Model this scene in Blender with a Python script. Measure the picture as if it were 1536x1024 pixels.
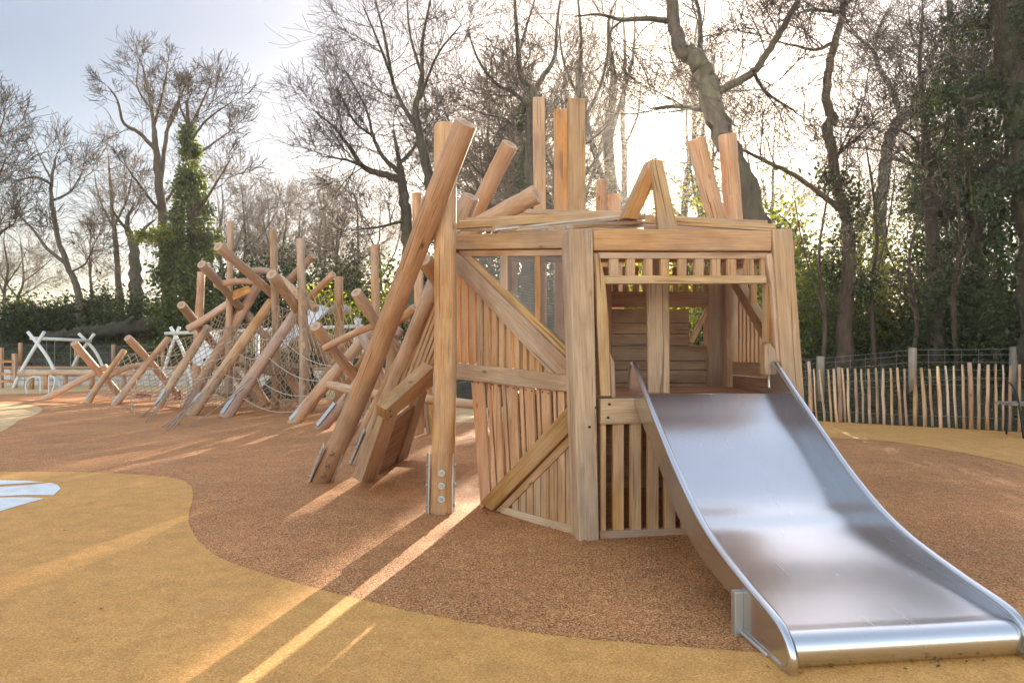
import bpy, math, random
import numpy as np
from mathutils import Vector as V, Matrix
R = math.radians
random.seed(7); rng = np.random.default_rng(11)
for ob in list(bpy.data.objects): bpy.data.objects.remove(ob)
scn = bpy.context.scene
COL = scn.collection
H, F, CX, HY = 1.5, 1024.0, 768.0, 530.0      # camera height, focal length in photo pixels, centre, horizon row

def P(px, py, Y): return V(((px-CX)/F*Y, Y, H-(py-HY)/F*Y))
def G(px, py, z=0.0):
    Y = (H-z)*F/(py-HY); return V(((px-CX)/F*Y, Y, z))

# ------------------------------------------------------------------ terrain
EDGE = [(34,-2),(20,5.6),(14,10.4),(9.9,13.3),(7.1,15.35),(4.5,17.9),(1,21.6),(-3,26.5),(-8,30.6),(-16,32.4),(-26,32.8),(-60,31)]
FLAT = EDGE + [(-60,-40),(34,-40)]
def hz_np(x, y):
    x = np.asarray(x, float); y = np.asarray(y, float)
    d = np.full(x.shape, 1e9)
    for (ax, ay), (bx, by) in zip(EDGE[:-1], EDGE[1:]):
        vx, vy = bx-ax, by-ay
        t = np.clip(((x-ax)*vx+(y-ay)*vy)/(vx*vx+vy*vy), 0, 1)
        d = np.minimum(d, np.hypot(x-ax-t*vx, y-ay-t*vy))
    ins = np.zeros(x.shape, bool); n = len(FLAT)
    for i in range(n):
        (ax, ay), (bx, by) = FLAT[i], FLAT[(i+1) % n]
        c = ((ay > y) != (by > y)) & (x < (bx-ax)*(y-ay)/((by-ay) or 1e-9)+ax)
        ins ^= c
    d = np.where(ins, 0, d)
    top = np.where(x > 2, 3.2, 4.6) 
    base = top*(1-np.exp(-(d*0.38)/top))
    bump = 0.12*np.sin(x*1.3+.5*y)*np.cos(y*.9-.4*x)+.06*np.sin(x*3.1)*np.sin(y*2.7)
    return base + bump*np.clip(d/3, 0, 1)
def hz(x, y): return float(hz_np([x], [y])[0])

# ------------------------------------------------------------------ materials
def nmat(name):
    m = bpy.data.materials.new(name); m.use_nodes = True
    nt = m.node_tree; b = nt.nodes['Principled BSDF']
    return m, nt, b
def N(nt, typ, **kw):
    n = nt.nodes.new(typ)
    for k, v in kw.items():
        if hasattr(n, k) and not k.startswith('i_'): setattr(n, k, v)
        else: n.inputs[k[2:] if k.startswith('i_') else k].default_value = v
    return n
def ramp(nt, stops):
    r = nt.nodes.new('ShaderNodeValToRGB'); e = r.color_ramp.elements
    while len(e) < len(stops): e.new(0.5)
    for el, (p, c) in zip(e, stops): el.position = p; el.color = (*c, 1) if len(c) == 3 else c
    return r
def mixc(nt, fac, a, b, mode='MIX'):
    m = nt.nodes.new('ShaderNodeMix'); m.data_type = 'RGBA'; m.blend_type = mode
    for s, v in ((0, fac), (6, a), (7, b)):
        if hasattr(v, 'is_linked') or hasattr(v, 'links'): nt.links.new(v, m.inputs[s])
        else: m.inputs[s].default_value = v if s == 0 else (*v, 1)
    return m.outputs[2]
def math_(nt, op, a, b=0.0):
    m = nt.nodes.new('ShaderNodeMath'); m.operation = op
    for i, v in enumerate((a, b)):
        if hasattr(v, 'links'): nt.links.new(v, m.inputs[i])
        else: m.inputs[i].default_value = v
    return m.outputs[0]

def wood(name, light, dark, knot=(.10, .045, .02), hue=.06, grey=.0, rough=.62):
    m, nt, b = nmat(name); L = nt.links.new
    uv = N(nt, 'ShaderNodeUVMap'); oi = N(nt, 'ShaderNodeObjectInfo')
    off = nt.nodes.new('ShaderNodeVectorMath'); off.operation = 'ADD'
    cmb = N(nt, 'ShaderNodeCombineXYZ'); L(math_(nt, 'MULTIPLY', oi.outputs['Random'], 37.), cmb.inputs[0])
    L(math_(nt, 'MULTIPLY', oi.outputs['Random'], 91.), cmb.inputs[1]); L(oi.outputs['Random'], cmb.inputs[2])
    L(uv.outputs[0], off.inputs[0]); L(cmb.outputs[0], off.inputs[1])
    def mapped(sx, sy):
        mp = N(nt, 'ShaderNodeMapping'); mp.inputs['Scale'].default_value = (sx, sy, 1); L(off.outputs[0], mp.inputs[0]); return mp.outputs[0]
    n1 = N(nt, 'ShaderNodeTexNoise', i_Scale=1.0, i_Detail=4., i_Roughness=.55, i_Distortion=.6); L(mapped(.9, 13), n1.inputs['Vector'])
    n2 = N(nt, 'ShaderNodeTexNoise', i_Scale=1.0, i_Detail=3., i_Roughness=.6); L(mapped(3.5, 95), n2.inputs['Vector'])
    n3 = N(nt, 'ShaderNodeTexNoise', i_Scale=1.0, i_Detail=3., i_Roughness=.6); L(mapped(1.6, 3.2), n3.inputs['Vector'])
    r1 = ramp(nt, [(.30, dark), (.50, tuple((a+c)/2 for a, c in zip(light, dark))), (.68, light)]); L(n1.outputs[0], r1.inputs[0])
    r2 = ramp(nt, [(.30, (.72, .66, .60)), (.62, (1.06, 1.05, 1.04))]); L(n2.outputs[0], r2.inputs[0])
    c = mixc(nt, 1.0, r1.outputs[0], r2.outputs[0], 'MULTIPLY')
    r3 = ramp(nt, [(.36, (.66, .58, .52)), (.56, (1, 1, 1))]); L(n3.outputs[0], r3.inputs[0])
    c = mixc(nt, .75, c, r3.outputs[0], 'MULTIPLY')
    vo = N(nt, 'ShaderNodeTexVoronoi', i_Scale=1.0); L(mapped(2.3, 5.5), vo.inputs['Vector'])
    rk = ramp(nt, [(.045, (1, 1, 1)), (.12, (0, 0, 0))]); L(vo.outputs['Distance'], rk.inputs[0])
    gate = ramp(nt, [(.42, (0, 0, 0)), (.48, (1, 1, 1))]); L(vo.outputs['Color'], gate.inputs[0])
    c = mixc(nt, math_(nt, 'MULTIPLY', math_(nt, 'MULTIPLY', rk.outputs[0], gate.outputs[0]), .85), c, knot)
    # thin drying checks along the grain
    n4 = N(nt, 'ShaderNodeTexNoise', i_Scale=1.0, i_Detail=1.); L(mapped(1.1, 42), n4.inputs['Vector'])
    r4 = ramp(nt, [(.675, (0, 0, 0)), (.70, (1, 1, 1))]); L(n4.outputs[0], r4.inputs[0])
    c = mixc(nt, math_(nt, 'MULTIPLY', r4.outputs[0], .75), c, knot)
    n6 = N(nt, 'ShaderNodeTexNoise', i_Scale=1.0, i_Detail=4., i_Roughness=.65); L(mapped(.55, 1.7), n6.inputs['Vector'])
    r6 = ramp(nt, [(.44, (0, 0, 0)), (.66, (1, 1, 1))]); L(n6.outputs[0], r6.inputs[0])
    gr = tuple(sum(light)/3*k for k in (1.16, 1.06, .96))
    c = mixc(nt, math_(nt, 'MULTIPLY', r6.outputs[0], .36), c, gr)
    n7 = N(nt, 'ShaderNodeTexNoise', i_Scale=1.0, i_Detail=5., i_Roughness=.75); L(mapped(7., 16.), n7.inputs['Vector'])
    r7 = ramp(nt, [(.62, (0, 0, 0)), (.74, (1, 1, 1))]); L(n7.outputs[0], r7.inputs[0])
    c = mixc(nt, math_(nt, 'MULTIPLY', r7.outputs[0], .35), c, tuple(k*.42 for k in dark))
    hs = N(nt, 'ShaderNodeHueSaturation'); L(c, hs.inputs['Color'])
    L(math_(nt, 'ADD', math_(nt, 'MULTIPLY', oi.outputs['Random'], hue*.35), .5-hue*.17), hs.inputs['Hue'])
    L(math_(nt, 'ADD', math_(nt, 'MULTIPLY', math_(nt, 'FRACT', math_(nt, 'MULTIPLY', oi.outputs['Random'], 13.7)), .42), .88), hs.inputs['Value'])
    L(math_(nt, 'ADD', math_(nt, 'MULTIPLY', math_(nt, 'FRACT', math_(nt, 'MULTIPLY', oi.outputs['Random'], 7.3)), .36), .86-grey), hs.inputs['Saturation'])
    L(hs.outputs[0], b.inputs['Base Color']); b.inputs['Roughness'].default_value = rough
    b.inputs['Specular IOR Level'].default_value = .3
    bp = N(nt, 'ShaderNodeBump', i_Strength=.35, i_Distance=.006)
    L(math_(nt, 'SUBTRACT', math_(nt, 'ADD', n2.outputs[0], n1.outputs[0]), math_(nt, 'MULTIPLY', r4.outputs[0], 2.)), bp.inputs['Height']); L(bp.outputs[0], b.inputs['Normal'])
    return m

def rubber(name, cols, scale=125, bump=.5, stain=.16):
    m, nt, b = nmat(name); L = nt.links.new
    tc = N(nt, 'ShaderNodeTexCoord')
    vo = N(nt, 'ShaderNodeTexVoronoi', i_Scale=float(scale)); L(tc.outputs['Object'], vo.inputs['Vector'])
    sep = N(nt, 'ShaderNodeSeparateColor'); L(vo.outputs['Color'], sep.inputs[0])
    k = len(cols); r = ramp(nt, [(i/k, c) for i, c in enumerate(cols)]); r.color_ramp.interpolation = 'CONSTANT'
    L(sep.outputs[0], r.inputs[0])
    n = N(nt, 'ShaderNodeTexNoise', i_Scale=.7, i_Detail=5., i_Roughness=.6); L(tc.outputs['Object'], n.inputs['Vector'])
    rn = ramp(nt, [(.3, (1-stain*1.6,)*3), (.7, (1+stain*.4,)*3)]); L(n.outputs[0], rn.inputs[0])
    c = mixc(nt, 1., r.outputs[0], rn.outputs[0], 'MULTIPLY')
    n5 = N(nt, 'ShaderNodeTexNoise', i_Scale=6., i_Detail=3.); L(tc.outputs['Object'], n5.inputs['Vector'])
    r5 = ramp(nt, [(.3, (.88, .88, .88)), (.6, (1.04, 1.04, 1.04))]); L(n5.outputs[0], r5.inputs[0])
    c = mixc(nt, 1., c, r5.outputs[0], 'MULTIPLY')
    n8 = N(nt, 'ShaderNodeTexNoise', i_Scale=1.9, i_Detail=7., i_Roughness=.72, i_Distortion=.8); L(tc.outputs['Object'], n8.inputs['Vector'])
    r8 = ramp(nt, [(.56, (1, 1, 1)), (.72, (1-stain*1.5, 1-stain*1.6, 1-stain*1.8))]); L(n8.outputs[0], r8.inputs[0]); c = mixc(nt, .8, c, r8.outputs[0], 'MULTIPLY')
    n9 = N(nt, 'ShaderNodeTexNoise', i_Scale=.9, i_Detail=6., i_Roughness=.7); L(tc.outputs['Object'], n9.inputs['Vector'])
    r9 = ramp(nt, [(.58, (0, 0, 0)), (.8, (1, 1, 1))]); L(n9.outputs[0], r9.inputs[0]); c = mixc(nt, math_(nt, 'MULTIPLY', r9.outputs[0], min(.3, stain*1.5)), c, (.62, .46, .32))
    L(c, b.inputs['Base Color']); b.inputs['Roughness'].default_value = .75; b.inputs['Specular IOR Level'].default_value = .25
    bp = N(nt, 'ShaderNodeBump', i_Strength=bump, i_Distance=.004); L(vo.outputs['Distance'], bp.inputs['Height']); bp.invert = True
    L(bp.outputs[0], b.inputs['Normal'])
    return m

def plain(name, col, rough=.6, metal=0., nscale=8., var=.2, bump=0.):
    m, nt, b = nmat(name); L = nt.links.new
    tc = N(nt, 'ShaderNodeTexCoord')
    n = N(nt, 'ShaderNodeTexNoise', i_Scale=nscale, i_Detail=5., i_Roughness=.6); L(tc.outputs['Object'], n.inputs['Vector'])
    r = ramp(nt, [(.3, tuple(c*(1-var) for c in col)), (.7, tuple(min(1, c*(1+var*.6)) for c in col))]); L(n.outputs[0], r.inputs[0])
    L(r.outputs[0], b.inputs['Base Color']); b.inputs['Roughness'].default_value = rough; b.inputs['Metallic'].default_value = metal
    if bump:
        bp = N(nt, 'ShaderNodeBump', i_Strength=bump, i_Distance=.02); L(n.outputs[0], bp.inputs['Height']); L(bp.outputs[0], b.inputs['Normal'])
    return m

def steel(name, base=(.64, .645, .66), rough=.21, brushed=True):
    m, nt, b = nmat(name); L = nt.links.new
    b.inputs['Metallic'].default_value = 1.
    uv = N(nt, 'ShaderNodeUVMap'); tc = N(nt, 'ShaderNodeTexCoord')
    mp = N(nt, 'ShaderNodeMapping'); mp.inputs['Scale'].default_value = (1.2, 210, 1); L(uv.outputs[0], mp.inputs[0])
    n = N(nt, 'ShaderNodeTexNoise', i_Scale=1., i_Detail=3.); L(mp.outputs[0], n.inputs['Vector'])
    n2 = N(nt, 'ShaderNodeTexNoise', i_Scale=2.2, i_Detail=4., i_Roughness=.6); L(tc.outputs['Object'], n2.inputs['Vector'])
    rr = ramp(nt, [(.3, (rough*.95,)*3), (.7, (rough*1.06,)*3)]); L(n2.outputs[0], rr.inputs[0])
    L(math_(nt, 'ADD', rr.outputs[0], math_(nt, 'MULTIPLY', n.outputs[0], .06)), b.inputs['Roughness'])
    rc = ramp(nt, [(.3, tuple(c*.94 for c in base)), (.7, base)]); L(n2.outputs[0], rc.inputs[0])
    L(rc.outputs[0], b.inputs['Base Color'])
    vo = N(nt, 'ShaderNodeTexNoise', i_Scale=1., i_Detail=2.); mp2 = N(nt, 'ShaderNodeMapping'); mp2.inputs['Scale'].default_value = (1.2, 46, 1); mp2.inputs['Rotation'].default_value = (0, 0, .12); L(uv.outputs[0], mp2.inputs[0]); L(mp2.outputs[0], vo.inputs['Vector'])
    rs_ = ramp(nt, [(.70, (0, 0, 0)), (.75, (.5, .5, .5))]); L(vo.outputs[0], rs_.inputs[0])
    sm = N(nt, 'ShaderNodeTexNoise', i_Scale=3.2, i_Detail=6., i_Roughness=.7, i_Distortion=1.2); L(tc.outputs['Object'], sm.inputs['Vector'])
    rsm = ramp(nt, [(.38, (0, 0, 0)), (.82, (1, 1, 1))]); L(sm.outputs[0], rsm.inputs[0])
    rgh = math_(nt, 'ADD', math_(nt, 'ADD', rr.outputs[0], math_(nt, 'MULTIPLY', n.outputs[0], .06)), math_(nt, 'ADD', math_(nt, 'MULTIPLY', rs_.outputs[0], .12), math_(nt, 'MULTIPLY', rsm.outputs[0], .03)))
    L(rgh, b.inputs['Roughness'])
    bp = N(nt, 'ShaderNodeBump', i_Strength=.05, i_Distance=.004)
    n3 = N(nt, 'ShaderNodeTexNoise', i_Scale=5.0, i_Detail=2.); L(tc.outputs['Object'], n3.inputs['Vector'])
    L(math_(nt, 'ADD', math_(nt, 'MULTIPLY', n.outputs[0], .5), math_(nt, 'MULTIPLY', n3.outputs[0], .22)), bp.inputs['Height']); L(bp.outputs[0], b.inputs['Normal'])
    return m

def leafmat(name, cols, trans=.45, rough=.5):
    m, nt, b = nmat(name); L = nt.links.new
    g = N(nt, 'ShaderNodeNewGeometry')
    r = ramp(nt, [(i/max(1, len(cols)-1), c) for i, c in enumerate(cols)]); L(g.outputs['Random Per Island'], r.inputs[0])
    L(r.outputs[0], b.inputs['Base Color']); b.inputs['Roughness'].default_value = rough; b.inputs['Specular IOR Level'].default_value = .35
    t = N(nt, 'ShaderNodeBsdfTranslucent')
    tcol = mixc(nt, 1., r.outputs[0], (1.6, 1.7, .7), 'MULTIPLY'); L(tcol, t.inputs[0])
    mx = N(nt, 'ShaderNodeMixShader'); mx.inputs[0].default_value = trans
    L(b.outputs[0], mx.inputs[1]); L(t.outputs[0], mx.inputs[2]); L(mx.outputs[0], nt.nodes['Material Output'].inputs[0])
    return m

def bark(name, a, b_, s=9.):
    m, nt, b = nmat(name); L = nt.links.new
    tc = N(nt, 'ShaderNodeTexCoord')
    mp = N(nt, 'ShaderNodeMapping'); mp.inputs['Scale'].default_value = (1, 1, .25); L(tc.outputs['Object'], mp.inputs[0])
    n = N(nt, 'ShaderNodeTexNoise', i_Scale=s, i_Detail=6., i_Roughness=.65); L(mp.outputs[0], n.inputs['Vector'])
    r = ramp(nt, [(.32, a), (.66, b_)]); L(n.outputs[0], r.inputs[0])
    n2 = N(nt, 'ShaderNodeTexNoise', i_Scale=.8, i_Detail=3.); L(tc.outputs['Object'], n2.inputs['Vector'])
    r2 = ramp(nt, [(.45, (0, 0, 0)), (.62, (1, 1, 1))]); L(n2.outputs[0], r2.inputs[0])
    c = mixc(nt, math_(nt, 'MULTIPLY', r2.outputs[0], .5), r.outputs[0], (.075, .085, .03))
    L(c, b.inputs['Base Color']); b.inputs['Roughness'].default_value = .85
    bp = N(nt, 'ShaderNodeBump', i_Strength=.7, i_Distance=.03); L(n.outputs[0], bp.inputs['Height']); L(bp.outputs[0], b.inputs['Normal'])
    return m

def soilmat():
    m, nt, b = nmat('leafy soil'); L = nt.links.new
    tc = N(nt, 'ShaderNodeTexCoord')
    n = N(nt, 'ShaderNodeTexNoise', i_Scale=.35, i_Detail=6., i_Roughness=.65); L(tc.outputs['Object'], n.inputs['Vector'])
    vo = N(nt, 'ShaderNodeTexVoronoi', i_Scale=22.); L(tc.outputs['Object'], vo.inputs['Vector'])
    sp = N(nt, 'ShaderNodeSeparateColor'); L(vo.outputs['Color'], sp.inputs[0])
    r1 = ramp(nt, [(0, (.030, .020, .013)), (.5, (.060, .040, .025)), (.85, (.10, .068, .040)), (1, (.16, .11, .07))]); L(sp.outputs[0], r1.inputs[0])
    r2 = ramp(nt, [(0, (.022, .034, .010)), (.6, (.045, .062, .018)), (1, (.075, .095, .03))]); L(sp.outputs[1], r2.inputs[0])
    f = ramp(nt, [(.46, (0, 0, 0)), (.58, (1, 1, 1))]); L(n.outputs[0], f.inputs[0])
    L(mixc(nt, f.outputs[0], r1.outputs[0], r2.outputs[0]), b.inputs['Base Color']); b.inputs['Roughness'].default_value = .9
    bp = N(nt, 'ShaderNodeBump', i_Strength=.8, i_Distance=.05); L(vo.outputs['Distance'], bp.inputs['Height']); L(bp.outputs[0], b.inputs['Normal'])
    return m

M = {
 'log':  wood('peeled log', (.56, .355, .225), (.43, .25, .148), hue=.04),
 'timber': wood('sawn larch', (.54, .355, .205), (.42, .26, .138), hue=.04),
 'slat': wood('larch slat', (.58, .365, .20), (.43, .24, .118), hue=.025),
 'plank': wood('weathered plank', (.46, .28, .17), (.30, .165, .09), hue=.06),
 'end':  wood('cut log end', (.54, .38, .27), (.42, .285, .19)),
 'brown': rubber('brown rubber crumb', [(.58, .245, .088), (.46, .185, .064), (.67, .34, .138), (.51, .21, .074), (.22, .075, .03), (.62, .29, .11), (.43, .165, .056), (.71, .44, .195), (.30, .115, .044)]),
 'yellow': rubber('yellow rubber crumb', [(.66, .335, .095), (.59, .285, .076), (.70, .37, .115), (.64, .32, .088), (.53, .25, .066), (.67, .35, .102), (.74, .42, .15)], bump=.3, stain=.07),
 'cream': rubber('cream rubber crumb', [(.68, .46, .23), (.60, .39, .18), (.72, .51, .28)], bump=.3),
 'white': rubber('white rubber crumb', [(.80, .80, .79), (.72, .73, .74), (.84, .84, .83), (.76, .77, .77)], bump=.2, stain=.06),
 'soil': soilmat(),
 'steel': steel('brushed slide steel'),
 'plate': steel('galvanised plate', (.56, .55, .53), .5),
 'bolt': steel('bolt steel', (.5, .5, .5), .3),
 'whitepole': plain('white painted pole', (.64, .63, .61), .45, 0, 3., .12),
 'rope': plain('tan rope', (.37, .27, .18), .85, 0, 60., .35),
 'paleropes': plain('pale rope', (.47, .39, .31), .85, 0, 60., .3),
 'redrope': plain('red rope', (.42, .055, .03), .8, 0, 40., .3),
 'wire': plain('grey wire', (.28, .28, .27), .5, .7, 10., .2),
 'black': plain('black metal', (.02, .02, .022), .45, .3, 10., .2),
 'stone': plain('pale block', (.52, .49, .44), .9, 0, 3., .3, .4),
 'chestnut': wood('split chestnut', (.80, .58, .35), (.34, .19, .095), hue=.1),
 'greypost': wood('grey weathered post', (.36, .30, .23), (.23, .18, .13), hue=.03, grey=.2),
 'barkd': bark('dark bark', (.028, .021, .016), (.085, .066, .050)),
 'barkg': bark('grey bark', (.055, .045, .038), (.15, .125, .10)),
 'barkr': bark('reddish bark', (.045, .028, .020), (.13, .082, .056)),
 'twig': plain('twig bark', (.085, .060, .044), .85, 0, 5., .3),
 'twigp': plain('pale twig bark', (.22, .165, .12), .85, 0, 5., .3),
 'ivy': leafmat('ivy leaf', [(.034, .052, .018), (.06, .085, .026), (.095, .125, .034), (.15, .175, .045)]),
 'twigd': plain('dark twig bark', (.05, .036, .027), .85, 0, 5., .3),
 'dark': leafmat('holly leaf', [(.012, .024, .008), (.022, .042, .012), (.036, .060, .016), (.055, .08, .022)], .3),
 'olive': leafmat('spring leaf', [(.07, .09, .02), (.13, .15, .03), (.21, .21, .035), (.32, .29, .045)], .55),
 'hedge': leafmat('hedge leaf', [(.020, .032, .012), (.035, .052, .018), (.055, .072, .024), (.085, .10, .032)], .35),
 'gold': leafmat('yellow blossom', [(.22, .20, .03), (.34, .30, .04), (.45, .40, .06)], .5),
 'litter': leafmat('dead leaf', [(.05, .03, .015), (.10, .06, .03), (.16, .10, .05), (.22, .15, .08)], .2),
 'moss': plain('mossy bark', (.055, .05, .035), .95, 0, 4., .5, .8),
}

def endgrain():
    m, nt, b = nmat('ringed log end'); L = nt.links.new
    uv = N(nt, 'ShaderNodeUVMap'); oi = N(nt, 'ShaderNodeObjectInfo')
    nz = N(nt, 'ShaderNodeTexNoise', i_Scale=9., i_Detail=3.); L(uv.outputs[0], nz.inputs['Vector'])
    ln = nt.nodes.new('ShaderNodeVectorMath'); ln.operation = 'LENGTH'; L(uv.outputs[0], ln.inputs[0])
    w = math_(nt, 'SINE', math_(nt, 'MULTIPLY', math_(nt, 'ADD', ln.outputs['Value'], math_(nt, 'MULTIPLY', nz.outputs[0], .018)), 640.))
    r = ramp(nt, [(.0, (.40, .265, .17)), (1., (.56, .40, .275))]); L(math_(nt, 'ADD', math_(nt, 'MULTIPLY', w, .4), .5), r.inputs[0])
    h = ramp(nt, [(.02, (.72, .62, .55)), (.07, (1, 1, 1))]); L(ln.outputs['Value'], h.inputs[0])
    L(mixc(nt, 1., r.outputs[0], h.outputs[0], 'MULTIPLY'), b.inputs['Base Color']); b.inputs['Roughness'].default_value = .8
    return m
M['end'] = endgrain()
# ------------------------------------------------------------------ mesh builder
class MB:
    def __init__(s): s.v = []; s.f = []; s.uv = []; s.mi = []; s.sm = []
    def face(s, idx, uvs=None, mi=0, smooth=False): s.f.append(tuple(idx)); s.uv.append(uvs); s.mi.append(mi); s.sm.append(smooth)
    def prism(s, front, back, axis=None, mi=0):
        """closed solid between two matching polygons"""
        b = len(s.v); n = len(front); s.v += [V(p) for p in front]+[V(p) for p in back]
        if axis is None:
            es = [(V(front[(i+1) % n])-V(front[i])) for i in range(n)]
            es.append((sum((V(p) for p in back), V())-sum((V(p) for p in front), V()))/n)
            axis = max(es, key=lambda e: e.length)
        axis = axis.normalized()
        c = (sum((V(p) for p in front), V())+sum((V(p) for p in back), V()))/(2*n)
        loops = [list(range(n)), list(range(2*n-1, n-1, -1))]+[[i, n+i, n+(i+1) % n, (i+1) % n] for i in range(n)]
        for lp in loops:
            pts = [s.v[b+i] for i in lp]
            nm = V()
            for i in range(len(pts)): nm += (pts[i]-pts[0]).cross(pts[(i+1) % len(pts)]-pts[0])
            fc = sum(pts, V())/len(pts)
            if nm.length < 1e-12: nm = fc-c
            if nm.dot(fc-c) < 0: lp = lp[::-1]; pts = pts[::-1]; nm = -nm
            nm.normalize()
            ax = axis if abs(nm.dot(axis)) < .9 else V((0, 0, 1)) if abs(nm.z) < .9 else V((1, 0, 0))
            sd = nm.cross(ax).normalized(); ax2 = sd.cross(nm)
            s.face([b+i for i in lp], [(p.dot(ax2), p.dot(sd)) for p in pts], mi)
    def beam(s, p1, p2, w, h, up=V((0, 0, 1)), mi=0):
        p1, p2 = V(p1), V(p2); d = (p2-p1).normalized()
        x = d.cross(V(up)); 
        if x.length < 1e-4: x = d.cross(V((0, 1, 0)))
        x.normalize(); y = x.cross(d).normalized()
        q = [(-w/2, -h/2), (w/2, -h/2), (w/2, h/2), (-w/2, h/2)]
        s.prism([p1+x*a+y*c for a, c in q], [p2+x*a+y*c for a, c in q], d, mi)
    def tube(s, pts, rad, sides=10, caps=True, mi=0, cap_mi=None, wob=0.):
        pts = [V(p) for p in pts]; n = len(pts)
        if not hasattr(rad, '__len__'): rad = [rad]*n
        b = len(s.v); u = 0.; us = []
        ref = None
        for i, p in enumerate(pts):
            t = (pts[min(i+1, n-1)]-pts[max(i-1, 0)]).normalized()
            if ref is None: ref = t.orthogonal().normalized()
            x = (ref-t*ref.dot(t)).normalized(); ref = x; y = t.cross(x)
            if i: u += (p-pts[i-1]).length
            us.append(u)
            for k in range(sides):
                a = 2*math.pi*k/sides; rr = rad[i]*(1+wob*random.uniform(-1, 1))
                s.v.append(p+x*(rr*math.cos(a))+y*(rr*math.sin(a)))
        for i in range(n-1):
            for k in range(sides):
                k2 = (k+1) % sides; r = 2*math.pi*rad[i]/sides
                s.face([b+i*sides+k, b+i*sides+k2, b+(i+1)*sides+k2, b+(i+1)*sides+k],
                       [(us[i], k*r), (us[i], (k+1)*r), (us[i+1], (k+1)*r), (us[i+1], k*r)], mi, True)
        if caps:
            for i, o in ((0, -1), (n-1, 1)):
                lp = [b+i*sides+k for k in range(sides)]
                if o < 0: lp = lp[::-1]
                s.face(lp, [(math.cos(2*math.pi*k/sides)*.1, math.sin(2*math.pi*k/sides)*.1) for k in range(sides)], mi if cap_mi is None else cap_mi, False)
    def sheet(s, grid, mi=0, smooth=True):
        """grid[i][j] of points, uv in metres"""
        b = len(s.v); n = len(grid); m = len(grid[0]); u = [0.]; w = [0.]
        for i in range(1, n): u.append(u[-1]+(V(grid[i][0])-V(grid[i-1][0])).length)
        for j in range(1, m): w.append(w[-1]+(V(grid[0][j])-V(grid[0][j-1])).length)
        for row in grid: s.v += [V(p) for p in row]
        for i in range(n-1):
            for j in range(m-1):
                s.face([b+i*m+j, b+(i+1)*m+j, b+(i+1)*m+j+1, b+i*m+j+1], [(u[i], w[j]), (u[i+1], w[j]), (u[i+1], w[j+1]), (u[i], w[j+1])], mi, smooth)
    def build(s, name, mats, parent=None, origin=V((0, 0, 0)), bevel=0.):
        me = bpy.data.meshes.new(name); o = V(origin)
        me.from_pydata([tuple(p-o) for p in s.v], [], s.f)
        l = me.uv_layers.new(name='UVMap'); flat = []
        for f, uv in zip(s.f, s.uv):
            flat += [c for q in (uv or [(0, 0)]*len(f)) for c in q]
        l.data.foreach_set('uv', flat)
        me.polygons.foreach_set('material_index', s.mi); me.polygons.foreach_set('use_smooth', s.sm)
        for m in (mats if isinstance(mats, (list, tuple)) else [mats]): me.materials.append(M[m])
        me.update()
        ob = bpy.data.objects.new(name, me); COL.objects.link(ob)
        if parent: ob.parent = parent
        else: ob.location = o
        if bevel:
            bv = ob.modifiers.new('bevel', 'BEVEL'); bv.width = bevel; bv.segments = 2; bv.limit_method = 'ANGLE'; bv.angle_limit = R(40)
        return ob

def tag(o, label=None, cat=None, group=None, kind=None):
    if label: o['label'] = label
    if cat: o['category'] = cat
    if group: o['group'] = group
    if kind: o['kind'] = kind
    return o
def thing(name, label, cat, loc, group=None):
    o = bpy.data.objects.new(name, None); COL.objects.link(o); o.location = V(loc); o.empty_display_size = .2
    return tag(o, label, cat, group)
def np_mesh(name, verts, quads, mats, parent=None, origin=(0, 0, 0), smooth=False, tris=None):
    me = bpy.data.meshes.new(name); v = np.asarray(verts, np.float32)-np.asarray(origin, np.float32)
    nf = len(quads); k = quads.shape[1]
    me.vertices.add(len(v)); me.vertices.foreach_set('co', v.ravel())
    me.loops.add(nf*k); me.loops.foreach_set('vertex_index', quads.astype(np.int32).ravel())
    me.polygons.add(nf); me.polygons.foreach_set('loop_start', np.arange(0, nf*k, k, dtype=np.int32))
    me.polygons.foreach_set('loop_total', np.full(nf, k, np.int32))
    me.polygons.foreach_set('use_smooth', np.full(nf, smooth, bool))
    for m in (mats if isinstance(mats, (list, tuple)) else [mats]): me.materials.append(M[m])
    me.update(calc_edges=True)
    ob = bpy.data.objects.new(name, me); COL.objects.link(ob)
    if parent: ob.parent = parent
    else: ob.location = origin
    return ob

# ------------------------------------------------------------------ ground
xs = np.unique(np.concatenate([np.linspace(-140, -40, 40), np.linspace(-40, 20, 130), np.linspace(20, 140, 50)]))
ys = np.unique(np.concatenate([np.linspace(-60, 8, 16), np.linspace(8, 55, 130), np.linspace(55, 320, 60)]))
XX, YY = np.meshgrid(xs, ys, indexing='ij'); ZZ = hz_np(XX, YY)
nx, ny = XX.shape
vid = np.arange(nx*ny).reshape(nx, ny)
q = np.stack([vid[:-1, :-1], vid[1:, :-1], vid[1:, 1:], vid[:-1, 1:]], -1).reshape(-1, 4)
tag(np_mesh('terrain', np.stack([XX, YY, ZZ], -1).reshape(-1, 3), q, 'soil', smooth=True), kind='structure')

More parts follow.
